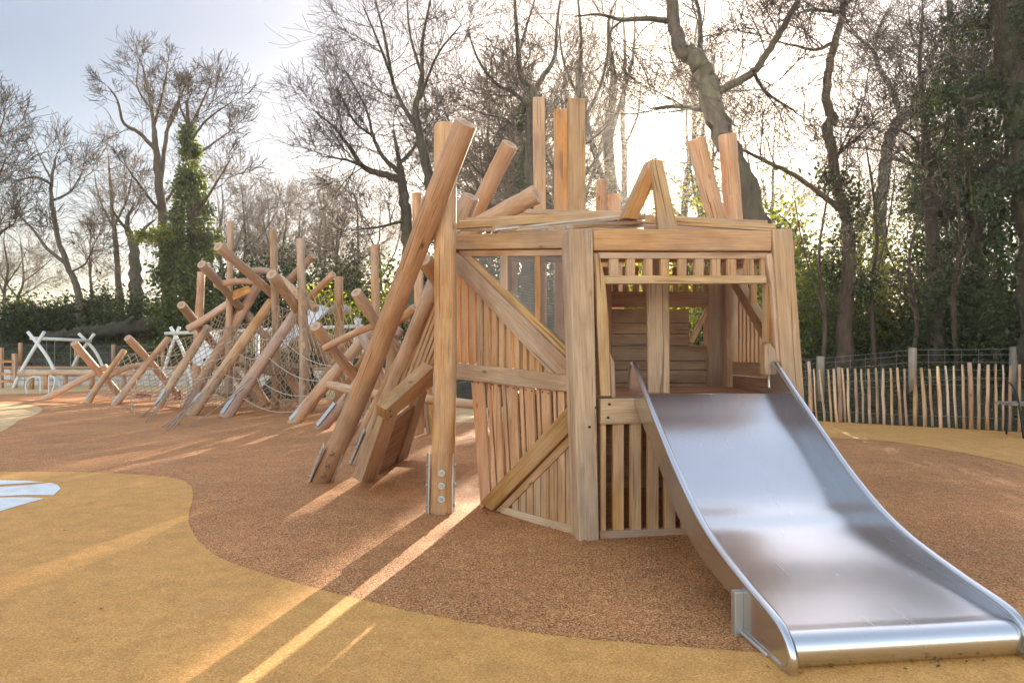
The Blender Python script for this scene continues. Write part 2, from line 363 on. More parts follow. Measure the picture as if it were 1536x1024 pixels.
def flat_sheet(name, pts, z, mat):
    mb = MB(); b = [V((p[0], p[1], z)) for p in pts]
    ar = sum(b[i].x*b[(i+1) % len(b)].y-b[(i+1) % len(b)].x*b[i].y for i in range(len(b)))
    if ar < 0: b = b[::-1]
    mb.v = b; mb.face(list(range(len(b))), [(p.x, p.y) for p in b])
    return tag(mb.build(name, mat), kind='structure')
def smooth(pts, n=6, closed=False):
    out = []; m = len(pts); pts = [V(p) for p in pts]
    for i in range(m if closed else m-1):
        p0 = pts[(i-1) % m] if closed or i else pts[0]; p1 = pts[i]; p2 = pts[(i+1) % m]; p3 = pts[(i+2) % m] if closed or i+2 < m else pts[-1]
        for k in range(n):
            t = k/n; out.append(.5*((2*p1)+(p2-p0)*t+(2*p0-5*p1+4*p2-p3)*t*t+(3*p1-p0-3*p2+p3)*t**3))
    if not closed: out.append(pts[-1])
    return out
inner = [(20, -30), (20, 5.0), (13.8, 10.1), (9.75, 13.05), (6.95, 15.1), (4.3, 17.6), (.8, 21.3), (-3.1, 26.2), (-8, 30.2), (-16, 32.0), (-26, 32.4), (-45, 31.5), (-45, -30)]
flat_sheet('rubber_surface', inner, .004, 'brown')
g2 = lambda l: [V((G(a, b).x, G(a, b).y, 0)) for a, b in l]
near = smooth(g2([(-150, 706), (0, 708), (100, 708), (200, 712), (262, 718), (284, 728), (290, 742), (285, 764), (283, 780), (290, 800), (310, 824), (345, 844), (400, 862), (480, 885), (560, 905), (650, 925), (760, 945), (880, 960), (1000, 970), (1100, 977), (1180, 984), (1300, 986), (1420, 984), (1536, 980)]), 40)
near = [p+V((random.gauss(0, .004), random.gauss(0, .004), 0)) for p in near]
flat_sheet('yellow_path', near+[V((9, 3.2, 0)), V((9, -8, 0)), V((-16, -8, 0)), V((-16, 8.2, 0))], .008, 'yellow')
band = smooth(g2([(1100, 655), (1180, 655), (1250, 657), (1330, 662), (1400, 672), (1470, 685), (1536, 700), (1640, 740)]), 5)
flat_sheet('side_path', band+[V((14, 9.8, 0)), V((9.7, 12.9, 0)), V((6.9, 14.95, 0)), V((5.0, 16.6, 0))], .008, 'yellow')
lobe = smooth(g2([(-120, 604), (-60, 604), (0, 606), (40, 607), (62, 612), (58, 620), (30, 630), (16, 640), (-10, 650), (-80, 655), (-160, 640)]), 5, True)
flat_sheet('cream_patch', lobe, .008, 'cream')
far = smooth(g2([(-200, 592), (-60, 592), (60, 590), (150, 586), (230, 588), (330, 594), (420, 600), (520, 598), (640, 592), (700, 584)]), 5)
flat_sheet('far_path', far+[V((-6.0, 28.0, 0)), V((-8.2, 29.9, 0)), V((-16, 31.7, 0)), V((-26, 32.1, 0)), V((-40, 31.5, 0))], .008, 'cream')
lit = smooth(g2([(560, 612), (620, 607), (700, 606), (790, 612), (800, 624), (740, 632), (690, 634), (620, 628)]), 5, True)
flat_sheet('cream_patch', lit, .008, 'cream')
for poly in ([(-90, 716), (0, 721), (40, 722), (66, 724), (0, 728), (-90, 735)], [(-90, 742), (0, 731.5), (50, 728), (76, 725), (86, 728), (91, 734), (80, 744), (40, 743.5), (0, 745.5), (-90, 748)], [(-90, 753), (0, 747.5), (40, 747), (67, 748.5), (30, 759), (0, 768), (-90, 790)]):
    flat_sheet('white_marking', g2(poly), .012, 'white')

# ------------------------------------------------------------------ logs
def logpts(p1, p2, bend=.0, n=7):
    p1, p2 = V(p1), V(p2); d = p2-p1; L = d.length; s = d.orthogonal().normalized()
    a, b_ = random.uniform(-1, 1), random.uniform(-1, 1); s2 = d.normalized().cross(s)
    out = []
    for i in range(n):
        t = i/(n-1); w = (math.sin(math.pi*t)+.35*math.sin(2*math.pi*t))*L*.011
        out.append(p1+d*t+(s*a+s2*b_)*w+V((0, 0, 1))*bend*math.sin(math.pi*t))
    return out
def add_log(mb, p1, p2, r1, r2, bend=0., sides=16):
    pts = logpts(p1, p2, bend); n = len(pts)
    rad = [(r1+(r2-r1)*i/(n-1))*(1+.06*random.uniform(-1, 1)) for i in range(n)]
    # rounded ends
    d0 = (pts[1]-pts[0]).normalized(); d1 = (pts[-1]-pts[-2]).normalized()
    pts = [pts[0]]+[pts[0]+d0*.015]+pts[1:-1]+[pts[-1]-d1*.015, pts[-1]]
    rad = [rad[0]*.93]+[rad[0]]+rad[1:-1]+[rad[-1], rad[-1]*.93]
    mb.tube(pts, rad, sides, True, 0, 1, .008)
def foot_plates(parent, origin, p1, p2, r, length=.55, which=(0, 1), bolts=3, vis=None):
    """steel straps bolted to the foot of a log"""
    p1, p2 = V(p1), V(p2); d = (p2-p1).normalized()
    view = (V((0, 0, H))-p1); view -= d*view.dot(d); view.normalize(); side = d.cross(view).normalized()
    for k in which:
        nrm = [(-side*.97+view*.24), (side*.97+view*.24), view, -side][k].normalized()
        t = d.cross(nrm).normalized(); mb = MB(); w = r*.36
        st = p1-d*(p1.z-.01)/max(d.z, .25) if p1.z > .02 else p1
        a, b = st+nrm*(r*1.0), st+d*length+nrm*(r*1.0)
        mb.prism([a-t*w, a+t*w, b+t*w, b-t*w], [q+nrm*.012 for q in (a-t*w, a+t*w, b+t*w, b-t*w)])
        pl = mb.build('foot_plate', 'plate', parent, origin)
        for j in range(bolts):
            m2 = MB(); c = a+(b-a)*((j+.7)/(bolts+.3))+nrm*.012
            m2.tube([c, c+nrm*.014], r*.13, 8); m2.build('bolt', 'bolt', pl, origin)
def log_thing(name, label, cat, p1, p2, r1, r2, group=None, plates=(), bend=0., bolts_at=(), mat='log'):
    p1, p2 = V(p1), V(p2); base = V((p1.x, p1.y, max(p1.z, 0)))
    t = thing(name, label, cat, base, group)
    mb = MB(); add_log(mb, p1, p2, r1, r2, bend, 20); mb.build('shaft', [mat, 'end'], t, base)
    if plates: foot_plates(t, base, p1, p2, r1, .62, plates)
    return t
def at_ground(px, py): g = G(px, py); return g

def glog(px, py, px2, py2, Y2, d1, d2=None, sink=.06):
    """log standing on the ground at a pixel, its upper end at pixel+depth; returns points and radii"""
    a = G(px, py); b = P(px2, py2, Y2); d = (b-a).normalized()
    a2 = a-d*(sink/max(d.z, .3))
    return a2, b, d1*a.y/F/2, (d2 or d1)*b.y/F/2

# round post at the tower corner
a, b, r1, r2 = glog(660.5, 768, 668, 188, 6.62, 36, 31)
post = log_thing('log_post', 'thick upright round log with bolted steel straps at the left corner of the play tower', 'log post', a, b, .118, .103, plates=(0, 1))
mb = MB()
for j, yy in enumerate((709, 728, 748)):
    c = P(662.5, yy, 6.335); mbw = MB(); mbw.tube([c+V((0, .03, 0)), c+V((0, -.012, 0))], .033, 14); w = mbw.build('washer', 'plate', post, post.location)
    m2 = MB(); m2.tube([c+V((0, -.012, 0)), c+V((0, -.026, 0))], .016, 8); m2.build('bolt', 'bolt', w, post.location)
a, b, r1, r2 = glog(481, 722, 699, 184, 5.98, 29, 31)
lg = log_thing('leaning_log', 'long orange-brown log leaning across the front of the round corner post', 'leaning log', a, b, .118, .105, plates=(0, 1))
d = (b-a).normalized()
for yy in (.28, .44, .62):
    c = a+d*yy; n_ = (V((0, 0, H))-c); n_ -= d*n_.dot(d); n_.normalize(); c = c+n_*.112
    m2 = MB(); m2.tube([c, c+n_*.016], .024, 12); m2.build('bolt', 'bolt', lg, lg.location)
a, b, r1, r2 = glog(541, 695, 706, 294, 7.7, 27, 24)
log_thing('leaning_log', 'second leaning log with wide steel straps, between the longest leaning log and the slatted panel', 'leaning log', a, b, .125, .10, plates=(0, 1))
a, b, r1, r2 = glog(533, 666, 765, 216, 8.4, 22, 25)
log_thing('leaning_log', 'slanting log whose top stands against the trees above the left end of the tower roof', 'leaning log', a, b, .115, .105, plates=(0, 1))
log_thing('log_beam', 'short log with a dark round end pointing up to the right over the roof', 'log', P(690, 352, 7.9), P(805, 291, 7.5), .10, .105)
log_thing('log_beam', 'small log end poking out left from behind the round corner post', 'log', P(664, 432, 7.6), P(636, 389, 7.2), .085, .085)
# square uprights and logs behind the tower
def square_up(label, px, ptop, w, Y, lean=0.):
    base = P(px+lean, HY+H*F/Y, Y); base.z = -.05; top = P(px, ptop, Y)
    t = thing('square_upright', label, 'timber upright', (base.x, base.y, 0), 'square timber uprights behind the tower')
    mb = MB(); mb.beam(base, top, w, w*.9, V((0, -1, 0))); mb.build('timber', 'timber', t, t.location, .012)
    return t
square_up('narrow sawn upright, leftmost of the three tall square posts behind the tower roof', 808, 148, .15, 8.6, 6)
square_up('middle square upright, the shortest of the three tall posts behind the tower roof', 841, 166, .165, 8.3, 2)
square_up('broad square upright, rightmost of the three tall posts behind the tower roof', 864, 151, .20, 8.0, 3)
for (px, py, px2, py2, Y, Yb, rr, lab) in ((1043, 208, 1150, 620, 7.5, 8.2, .10, 'slanting round log above the right of the roof, left one of two'),
                                  (1091, 202, 1128, 640, 7.7, 8.0, .105, 'slanting round log above the right of the roof, right one of two'),
                                  (902, 270, 905, 600, 9.2, 9.2, .075, 'low rounded log end behind the roof just left of the roof apex frame'),
                                  (921, 292, 926, 600, 9.4, 9.4, .095, 'lowest log stump top behind the roof beside the roof apex frame')):
    tp = P(px, py, Y); bt = P(px2, py2, Yb); k = (tp.z+.05)/(tp.z-bt.z); bt = tp+(bt-tp)*k
    log_thing('leaning_log', lab, 'leaning log', bt, tp, rr*1.1, rr)

# ------------------------------------------------------------------ play tower
tower = thing('play_tower', 'slatted timber play tower with heavy posts and mesh windows behind the steel slide', 'play tower', (.9, 6.3, 0))
TO = tower.location.copy()
nB = V((math.sin(R(11)), -math.cos(R(11)), 0)); PB = (V((.532, 5.447, 0)), nB)
dA = V((-1.071, 1.26, 0)).normalized(); nA = V((dA.y*-1, dA.x, 0)); nA = nA if nA.y < 0 else -nA; PA = (V((.46, 5.69, 0)), nA)
def onpl(px, py, pl, off=0.):
    r = V(((px-CX)/F, 1, (HY-py)/F)); p0 = pl[0]+pl[1]*off; c = V((0, 0, H))
    return c+r*((p0-c).dot(pl[1])/r.dot(pl[1]))
def solid(mb, poly, pl, off, th, axis=None):
    f = [onpl(x, y, pl, off) for x, y in poly]; mb.prism(f, [p-pl[1]*th for p in f], axis)
def timber(name, poly, pl, off, th, mat='timber', bev=.006, par=None):
    mb = MB(); solid(mb, poly, pl, off, th); return mb.build(name, mat, par or tower, TO, bev)
def bolts(par, pl, off, pts, r=.011, mat='black'):
    for x, y in pts:
        c = onpl(x, y, pl, off); mb = MB(); mb.tube([c-pl[1]*.004, c+pl[1]*.008], r, 8); mb.build('bolt', mat, par, TO)
# front
flp = timber('post', [(853, 343), (889.5, 343), (899, 811), (869, 814)], PB, 0, .235, bev=.012)
bolts(flp, PB, .0, [(894, 611), (884, 640)])
frp = timber('post', [(1158.5, 343), (1189, 343), (1222, 800), (1190, 800)], PB, 0, .22, bev=.012)
# crack with splinters in right post
timber('beam', [(890, 342.5), (1158, 346), (1157.5, 376), (890.5, 375.5)], PB, -.012, .13, bev=.009)
timber('rail', [(897, 378), (1154, 378.5), (1149, 388), (899, 387.5)], PB, -.05, .07)
mb = MB()
for x0, x1 in ((914, 928), (940, 953), (966.5, 979), (991.5, 1004.5), (1018, 1030), (1043, 1056), (1068, 1081), (1092, 1105), (1118, 1131), (1142, 1148)):
    solid(mb, [(x0, 386), (x1, 386), (x1, 414), (x0, 414)], PB, -.062, .04)
mb.build('slat_panel', 'slat', tower, TO, .004)
timber('rail', [(905, 413), (1150, 413), (1150, 424.5), (908, 425.5)], PB, -.045, .075)
timber('frame', [(891, 378), (899, 381), (908, 419), (913, 480), (916.5, 594), (901, 594), (893, 430)], PB, -.03, .10)
timber('frame', [(914.5, 528), (922, 544), (923.5, 596), (917.5, 596)], PB, -.06, .08)
timber('frame', [(1149, 383), (1157, 379), (1171, 429), (1174, 546), (1165, 540), (1158, 432)], PB, -.025, .09)
timber('frame', [(1149.5, 424.5), (1158, 424.5), (1158, 525), (1149.5, 513)], PB, -.065, .07)
timber('frame', [(1147, 517), (1155, 514), (1173, 537), (1174, 562), (1147, 562)], PB, -.035, .07)
db = timber('deck_beam', [(901, 598), (1178, 592), (1181, 629), (901, 637)], PB, -.02, .13, bev=.01)
bolts(db, PB, -.02, [(912, 626), (914, 606)])
mb = MB()
for x0, x1 in ((901, 909), (920, 936), (946, 962), (972, 988), (997.5, 1013.5), (1023, 1039), (1049, 1065), (1075, 1091), (1101, 1117), (1127, 1143), (1153, 1169), (1178, 1188)):
    solid(mb, [(x0, 634), (x1, 634), (x1, 798-(x0-900)*.035), (x0, 798-(x0-900)*.035)], PB, -.05, .045)
mb.build('slat_panel', 'slat', tower, TO, .004)
timber('rail', [(900, 796.5), (1190, 786), (1192, 797), (900, 808.5)], PB, -.035, .08)
# left side
timber('beam', [(672, 352.5), (849, 345), (849.5, 372), (672, 374.5)], PA, 0, .13, bev=.009)
timber('rail', [(688, 376), (849.5, 374), (849.5, 383), (690, 385)], PA, -.04, .06)
timber('brace', [(676, 374), (690, 384), (851.5, 541), (851.5, 562), (824, 560), (676, 399)], PA, .004, .10, bev=.008)
timber('rail', [(694, 384.5), (706, 384.5), (851.5, 523), (851.5, 537)], PA, -.03, .06)
timber('mullion', [(750, 384), (761, 384), (761, 441), (750, 430)], PA, -.035, .06)
timber('mullion', [(802, 384), (809.5, 384), (809.5, 486), (802, 479)], PA, -.035, .06)
timber('beam', [(672, 542.5), (852, 562), (853, 588), (672, 567.5)], PA, 0, .12, bev=.009)
mb = MB()
for k in range(14):
    x = 680.5+11.3*k; yt = 399+(x-676)*1.088-14; yb = 546+(x-678)*.107+3
    if yt < yb-2: solid(mb, [(x, yt), (x+7.4, yt+8), (x+7.4, yb), (x, yb)], PA, -.045, .034, V((0, 0, 1)))
mb.build('slat_panel', 'slat', tower, TO, .004)
mb = MB()
xt = [706, 728.5, 736, 752, 759, 778, 786, 804, 811, 829, 836, 851]
for k in range(11):
    w0, w1 = xt[k], xt[k+1]; off = -.03 if k % 2 == 0 else -.045
    sl = lambda x, y: x+(14-(x-706)*.07)*(y-569)/185.
    yt = lambda x: 566+(x-706)*.15
    yb = lambda x: 752-(x-719)*1.08+14
    b0, b1 = sl(w0, yb(w0+10)), sl(w1, yb(w1+8))
    g_ = 4.2 if k % 2 == 0 else 1.6; w1 -= g_; b1 -= g_
    solid(mb, [(w0, yt(w0)), (w1-.8, yt(w1)), (b1-.8, yb(b1)), (b0, yb(b0))], PA, off, .028, V((0, 0, 1)))
sp = mb.build('slat_panel', 'slat', tower, TO, .003)
bolts(sp, PA, -.03, [(x+3, 572+(x-706)*.15) for x in xt[0:10:2]]+[(x+12, 574+(x-706)*.15) for x in xt[0:10:2]], .006)
timber('brace', [(719, 754), (737, 766), (853.5, 647), (853, 607)], PA, .012, .11, bev=.008)
timber('rail', [(742, 767), (755, 767.5), (854, 668), (853.5, 652)], PA, -.02, .07)
timber('rail', [(752, 759), (857, 788), (857, 801.5), (750, 769)], PA, -.02, .08)
mb = MB()
for x0, x1 in ((768, 776), (778.5, 787.5), (789.5, 798.5), (800.5, 810), (811.5, 822), (824, 834.5), (836.5, 847), (849, 857)):
    solid(mb, [(x0, 753-(x0-768)*1.0), (x1, 753-(x1-768)*1.0), (x1, 766+(x1-768)*.27), (x0, 766+(x0-768)*.27)], PA, -.035, .035, V((0, 0, 1)))
mb.build('slat_panel', 'slat', tower, TO, .004)
def wire_panel(poly, pl, off, step=.014):
    pts = [onpl(x, y, pl, off) for x, y in poly]; d = V((-pl[1].y, pl[1].x, 0)).normalized(); o = pts[0]
    q2 = [((p-o).dot(d), p.z-o.z) for p in pts]; mb = MB(); n = len(q2)
    for ax in (0, 1):
        lo = min(q[1-ax] for q in q2); hi = max(q[1-ax] for q in q2); v = lo+step/2
        while v < hi:
            cr = []
            for i in range(n):
                (a0, b0), (a1, b1) = (q2[i], q2[(i+1) % n])
                c0, c1 = (b0, b1) if ax == 0 else (a0, a1)
                if (c0 > v) != (c1 > v):
                    t = (v-c0)/(c1-c0); cr.append((a0+(a1-a0)*t) if ax == 0 else (b0+(b1-b0)*t))
            if len(cr) == 2:
                e = [o+d*c+V((0, 0, v)) if ax == 0 else o+d*v+V((0, 0, c)) for c in cr]
                mb.tube(e, .0028, 4, False)
            v += step if ax == 0 else step*1.0
    return mb.build('wire_mesh', 'wire', tower, TO)
wire_panel([(700, 384), (750, 384), (750, 432)], PA, -.06)
wire_panel([(761, 384), (850, 384), (850, 525), (761, 441)], PA, -.06)
# rear and right-hand walls, deck (interior)
A1 = V((.42, 5.75, 0)); A2 = A1+dA*1.75; FR = onpl(1180, 600, PB, -.1); FR.z = 0
BRr = V((2.52, 7.75, 0)); BL = A2+V((.05, .9, 0)); 
mb = MB(); dk = [(.56, 5.62), (FR.x, FR.y-.02), (2.42, 7.6), (-.02, 7.62), (-.02, 6.5)]
mb.prism([V((x, y, 1.13)) for x, y in dk], [V((x, y, 1.065)) for x, y in dk], V((1, .2, 0))); mb.build('deck', 'plank', tower, TO)
PC = (V((.5, 7.35, 0)), nB)
timber('beam', [(880, 437), (1090, 437), (1090, 460), (880, 460)], PC, 0, .1, 'plank')
yrow = [463, 484, 501, 518.5, 541, 555, 574, 610]
mb = MB()
for i in range(7): solid(mb, [(884, yrow[i]+.5), (1034 if i < 3 else 1064, yrow[i]+.5), (1034 if i < 3 else 1064, yrow[i+1]-.5), (884, yrow[i+1]-.5)], PC, -.03, .05)
mb.build('plank_wall', 'plank', tower, TO, .003)
timber('plank_wall', [(886, 464), (1033, 464), (1033, 516), (1062, 519), (1062, 612), (886, 612)], PC, -.082, .02, 'plank', 0)
timber('post', [(1063, 425), (1089, 425), (1089, 640), (1063, 640)], PC, .02, .14, 'plank', .008)
timber('post', [(895, 425), (918, 425), (918, 640), (895, 640)], PC, .02, .14, 'plank', .008)
timber('brace', [(1034, 513), (1042, 513), (1062, 470), (1062, 458)], PC, -.02, .05, 'slat')
mb = MB()
for k in range(13): solid(mb, [(890+15*k, 400), (898+15*k, 400), (898+15*k, 440), (890+15*k, 440)], PC, -.04, .03, V((0, 0, 1)))
mb.build('slat_panel', 'slat', tower, TO, .003)
PI = (V((1.2, 6.45, 0)), (nB+V((-.35, 0, 0))).normalized())
timber('centre_post', [(970, 380), (1004, 380), (1004.5, 610), (972, 610)], PI, 0, .17, bev=.01)
# back wall below the deck
mb = MB()
for i in range(6):
    z0 = -.02+i*.18; mb.beam(V((-.05, 7.55, z0+.085)), V((2.45, 7.72, z0+.085)), .04, .182)
mb.build('plank_wall', 'plank', tower, TO)
# right wall
D0, D1 = V((FR.x+.06, FR.y+.1, 0)), V((2.47, 7.6, 0))
def Dp(t, z): q = D0.lerp(D1, t); return V((q.x, q.y, z))
for args in ((0., .96, 1.34, 1.34, .14, .07), (0., .96, 1.19, 1.19, .13, .07), (0., 1., 2.43, 2.5, .13, .12)):
    mb = MB(); mb.beam(Dp(args[0], args[2]), Dp(args[1], args[3]), args[5], args[4]); mb.build('beam', 'plank', tower, TO, .006)
mb = MB(); mb.beam(Dp(.95, 2.3), Dp(.06, 1.42), .09, .13); mb.build('brace', 'timber', tower, TO, .006)
mb = MB()
for k in range(11):
    t = .12+k*.08; mb.beam(Dp(t, 1.4)+V((.03, 0, 0)), Dp(t, 1.36+t*.98)+V((.03, 0, 0)), .03, .055, V((0, 1, 0)))
mb.build('slat_panel', 'slat', tower, TO)
mb = MB()
for k in range(13):
    t = .05+k*.075; mb.beam(Dp(t, .05)+V((.03, 0, 0)), Dp(t, 1.12)+V((.03, 0, 0)), .03, .1, V((0, 1, 0)))
mb.build('slat_panel', 'slat', tower, TO)
mb = MB(); mb.beam(Dp(.33, 1.4), Dp(.33, 2.4), .06, .06); mb.beam(Dp(.6, 1.9), Dp(.6, 2.4), .06, .06); mb.build('mullion', 'slat', tower, TO)
mb = MB(); mb.beam(V((2.5, 7.7, 0)), V((2.46, 7.7, 2.62)), .16, .16, V((0, 1, 0))); mb.build('post', 'timber', tower, TO, .01)
mb = MB(); mb.beam(V((-.02, 7.75, 0)), V((-.02, 7.75, 2.7)), .16, .16, V((0, 1, 0))); mb.build('post', 'timber', tower, TO, .01)
mb = MB(); mb.beam(V((-.0, 7.72, 2.6)), V((2.46, 7.72, 2.6)), .12, .14); mb.build('beam', 'timber', tower, TO, .01)
# roof: rafters fanning up to an apex
AP = P(955, 324, 6.75)
def rafter(name, p1, p2, w, h, mat='timber'):
    mb = MB(); mb.beam(p1, p2, w, h); return mb.build(name, mat, tower, TO, .005)
rafter('rafter', P(676, 339, 6.95), P(935, 322, 7.0), .05, .072)
rafter('rafter', P(700, 329, 7.5), P(955, 319, 7.2), .05, .03)
rafter('rafter', P(742, 324, 8.0), P(960, 317, 7.4), .05, .03)
rafter('rafter', P(738, 347, 6.42), P(940, 325, 6.85), .05, .022)
rafter('rafter', P(772, 346.5, 6.2), P(948, 328, 6.75), .05, .022)
rafter('rafter', P(815, 345.5, 5.95), P(956, 331, 6.55), .05, .022)
rafter('rafter', P(858, 341, 5.62), P(966, 333.5, 6.3), .06, .026)
rafter('rafter', P(968, 330, 6.2), P(1163, 342, 5.85), .05, .062)
rafter('rafter', P(968, 326, 7.0), P(1150, 335, 6.9), .05, .05)
rafter('rafter', P(950, 325, 7.1), P(1090, 333, 7.5), .05, .05)
rc = [P(676, 344, 6.98), P(853, 347, 5.70), P(1160, 349, 5.9), V((2.46, 7.72, 2.56)), V((0, 7.72, 2.6))]; ap = P(955, 330, 6.8)
for i_ in (0, 1, 2, 3):
    mb = MB(); tr = [rc[i_], rc[i_+1], ap]; mb.prism(tr, [q_-V((0, 0, .018)) for q_ in tr]); mb.build('roof_board', 'plank', tower, TO)
rafter('ridge_board', P(948, 329, 6.3), P(950, 319, 7.5), .10, .06)
for x in (741, 781, 826):
    Y = onpl(x, 346, PA, -.06).y
    mb = MB(); c = P(x, 344, Y); mb.beam(c, c+V((.25, .3, .06)), .055, .06); mb.build('block', 'timber', tower, TO, .004)
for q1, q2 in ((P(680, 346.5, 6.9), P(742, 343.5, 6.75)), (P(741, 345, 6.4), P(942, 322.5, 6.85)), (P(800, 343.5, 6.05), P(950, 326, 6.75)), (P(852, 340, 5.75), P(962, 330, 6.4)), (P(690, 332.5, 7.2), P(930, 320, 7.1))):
    mb = MB(); mb.beam(q1, q2, .035, .012); mb.build('rim_light_strip', 'plate', tower, TO)  # pale strips added to stand in for rim light on the rafter edges
rafter('roof_board', P(787, 318, 8.1), P(905, 321, 7.9), .14, .05)
PF = (V((1.2, 6.12, 0)), V((0, -1, 0)))
timber('apex_leg', [(976, 239), (987, 241), (990, 258), (956, 329), (935, 327)], (V((1.2, 6.2, 0)), V((.25, -1, 0)).normalized()), 0, .15, bev=.01)
timber('apex_leg', [(977, 238), (994, 240), (1018, 346), (988, 346)], (V((1.2, 5.98, 0)), V((-.12, -1, 0)).normalized()), 0, .15, bev=.01)
# leaning slatted side panel and low plank wall by the round post
ea, eb, ec = G(555, 722), G(602, 692), P(645, 556, 7.35)
nE = (eb-ea).cross(ec-ea).normalized(); nE = nE if nE.dot(V((0, 0, H))-ea) > 0 else -nE; PE = (ea, nE)
timber('post', [(542, 724), (564, 723), (597, 622), (579, 617)], PE, .02, .12, bev=.008)
fl, tl = G(541, 695), P(706, 294, 7.9)
nS = (tl-fl).cross(P(650, 556, 7.6)-fl).normalized(); nS = nS if nS.dot(V((0, 0, H))-fl) > 0 else -nS; PS = (fl, nS)
ob = timber('beam', [(579, 615), (650, 551), (650, 578), (583, 631), (579, 630)], PE, .07, .11, bev=.008)
bolts(ob, PE, .07, [(585, 616), (586, 624)])
timber('post', [(632, 588), (642, 586), (610, 692), (597, 693)], PE, .0, .10, 'plank', .008)
mb = MB()
for i in range(4):
    t0, t1 = i/4, (i+1)/4
    l = lambda t: (564+(595-564)*t, 720+(628-720)*t); r_ = lambda t: (600+(640-600)*t, 692+(592-692)*t)
    solid(mb, [l(t0), r_(t0), (r_(t1-.02)), (l(t1-.02))], PE, -.03, .04)
mb.build('plank_wall', 'plank', tower, TO, .003)
mb = MB()
for k in range(7):
    x, y = 586+10.5*k, 609-9.4*k; h_ = min(165, (652-x)*2.66)
    solid(mb, [(x, y), (x+5.5, y-4), (x+5.5+h_*.376, y-4-h_), (x+h_*.376, y-h_)], PS, -.02, .03)
mb.build('slat_panel', 'slat', tower, TO, .003)

# ------------------------------------------------------------------ slide
sl = thing('metal_slide', 'wide stainless steel slide with raised side rails running down from the tower', 'slide', (1.62, 5.61, 0)); SO = sl.location.copy()
ct, st_ = math.cos(R(6.9)), math.sin(R(6.9)); tv = V((ct, st_, 0)); sv = V((st_, -ct, 0))
def S(w, d, z): p = V((1.62, 5.61, 0))+tv*w+sv*d; p.z = z; return p
def cr(pr, n=8): return [(p.x, p.y) for p in smooth([V((a, b, 0)) for a, b in pr], n)]
bedp = cr([(0, 1.168), (.2, 1.022), (.457, .85), (.878, .54), (1.1, .425), (1.27, .353), (1.58, .276), (1.96, .222), (2.25, .178)], 8)
arc = [(2.285+.086*math.sin(a), .090+.086*math.cos(a)) for a in [math.pi*k/12 for k in range(0, 13)]]
HW = .60
mb = MB(); prof = bedp+arc
ws = [-HW+HW*2*j/16 for j in range(17)]
mb.sheet([[S(w, d, z) for w in ws] for d, z in prof])
mb.sheet([[S(w, d, z) for w in ws] for d, z in ((-.16, 1.150), (-.02, 1.160), (-.006, 1.166), (0, 1.168))])
low = [(d-.0, z-.03) for d, z in bedp]
mb.sheet([[S(w, d, z) for w in ws[::-1]] for d, z in low])
mb.build('slide_bed', 'steel', sl, SO)
railp = cr([(-.16, 1.20), (-.165, 1.30), (-.14, 1.385), (-.09, 1.415), (-.03, 1.385), (.23, 1.19), (.6, .925), (.92, .70), (1.25, .505), (1.54, .385), (1.93, .283), (2.22, .222), (2.335, .175), (2.395, .105), (2.39, .05), (2.34, .022), (2.25, .02)], 6)
for sgn in (-1, 1):
    w0, w1 = sgn*HW, sgn*(HW+.028)
    lowp = []
    for d, z in railp:
        bz = np.interp(d, [a for a, _ in bedp], [b for _, b in bedp]) if d < 1.95 else 0
        lowp.append((d, (bz-.075) if d < 1.9 else .018))
    mb = MB(); n = 0
    top = [q for q in railp]; 
    iend = max(range(len(top)), key=lambda i: top[i][0])
    for i in range(iend):
        (d0, z0), (d1, z1) = top[i], top[i+1]; l0, l1 = min(lowp[i][1], z0-.004), min(lowp[i+1][1], z1-.004)
        if abs(d1-d0) < 1e-5: d1 = d0+1e-4
        mb.prism([S(w0, d0, z0), S(w0, d1, z1), S(w0, d1, l1), S(w0, d0, l0)], [S(w1, d0, z0), S(w1, d1, z1), S(w1, d1, l1), S(w1, d0, l0)], sv)
    side = mb.build('side_rail', 'steel', sl, SO)
    mb = MB(); wm = sgn*(HW+.014)
    mb.tube([S(wm, d, z) for d, z in railp]+[S(wm, 1.9, .03)], .024, 12)
    mb.build('edge_tube', 'steel', side, SO)
    mb = MB(); mb.beam(S(sgn*(HW+.05), 1.90, 0), S(sgn*(HW+.05), 1.90, .235), .05, .05, sv); 
    mb.tube([S(sgn*(HW+.034), 1.88, .02), S(sgn*(HW+.034), 2.2, .02)], .012, 8)
    mb.build('foot_bracket', 'plate', side, SO, .006)
mb = MB(); mb.prism([S(-HW+.002, 2.2, .16), S(-HW+.002, 2.2, .02), S(-HW+.002, 2.28, .02), S(-HW+.002, 2.28, .16)], [S(-HW+.006, 2.2, .16), S(-HW+.006, 2.2, .02), S(-HW+.006, 2.28, .02), S(-HW+.006, 2.28, .16)]); mb.build('end_cap', 'steel', sl, SO)

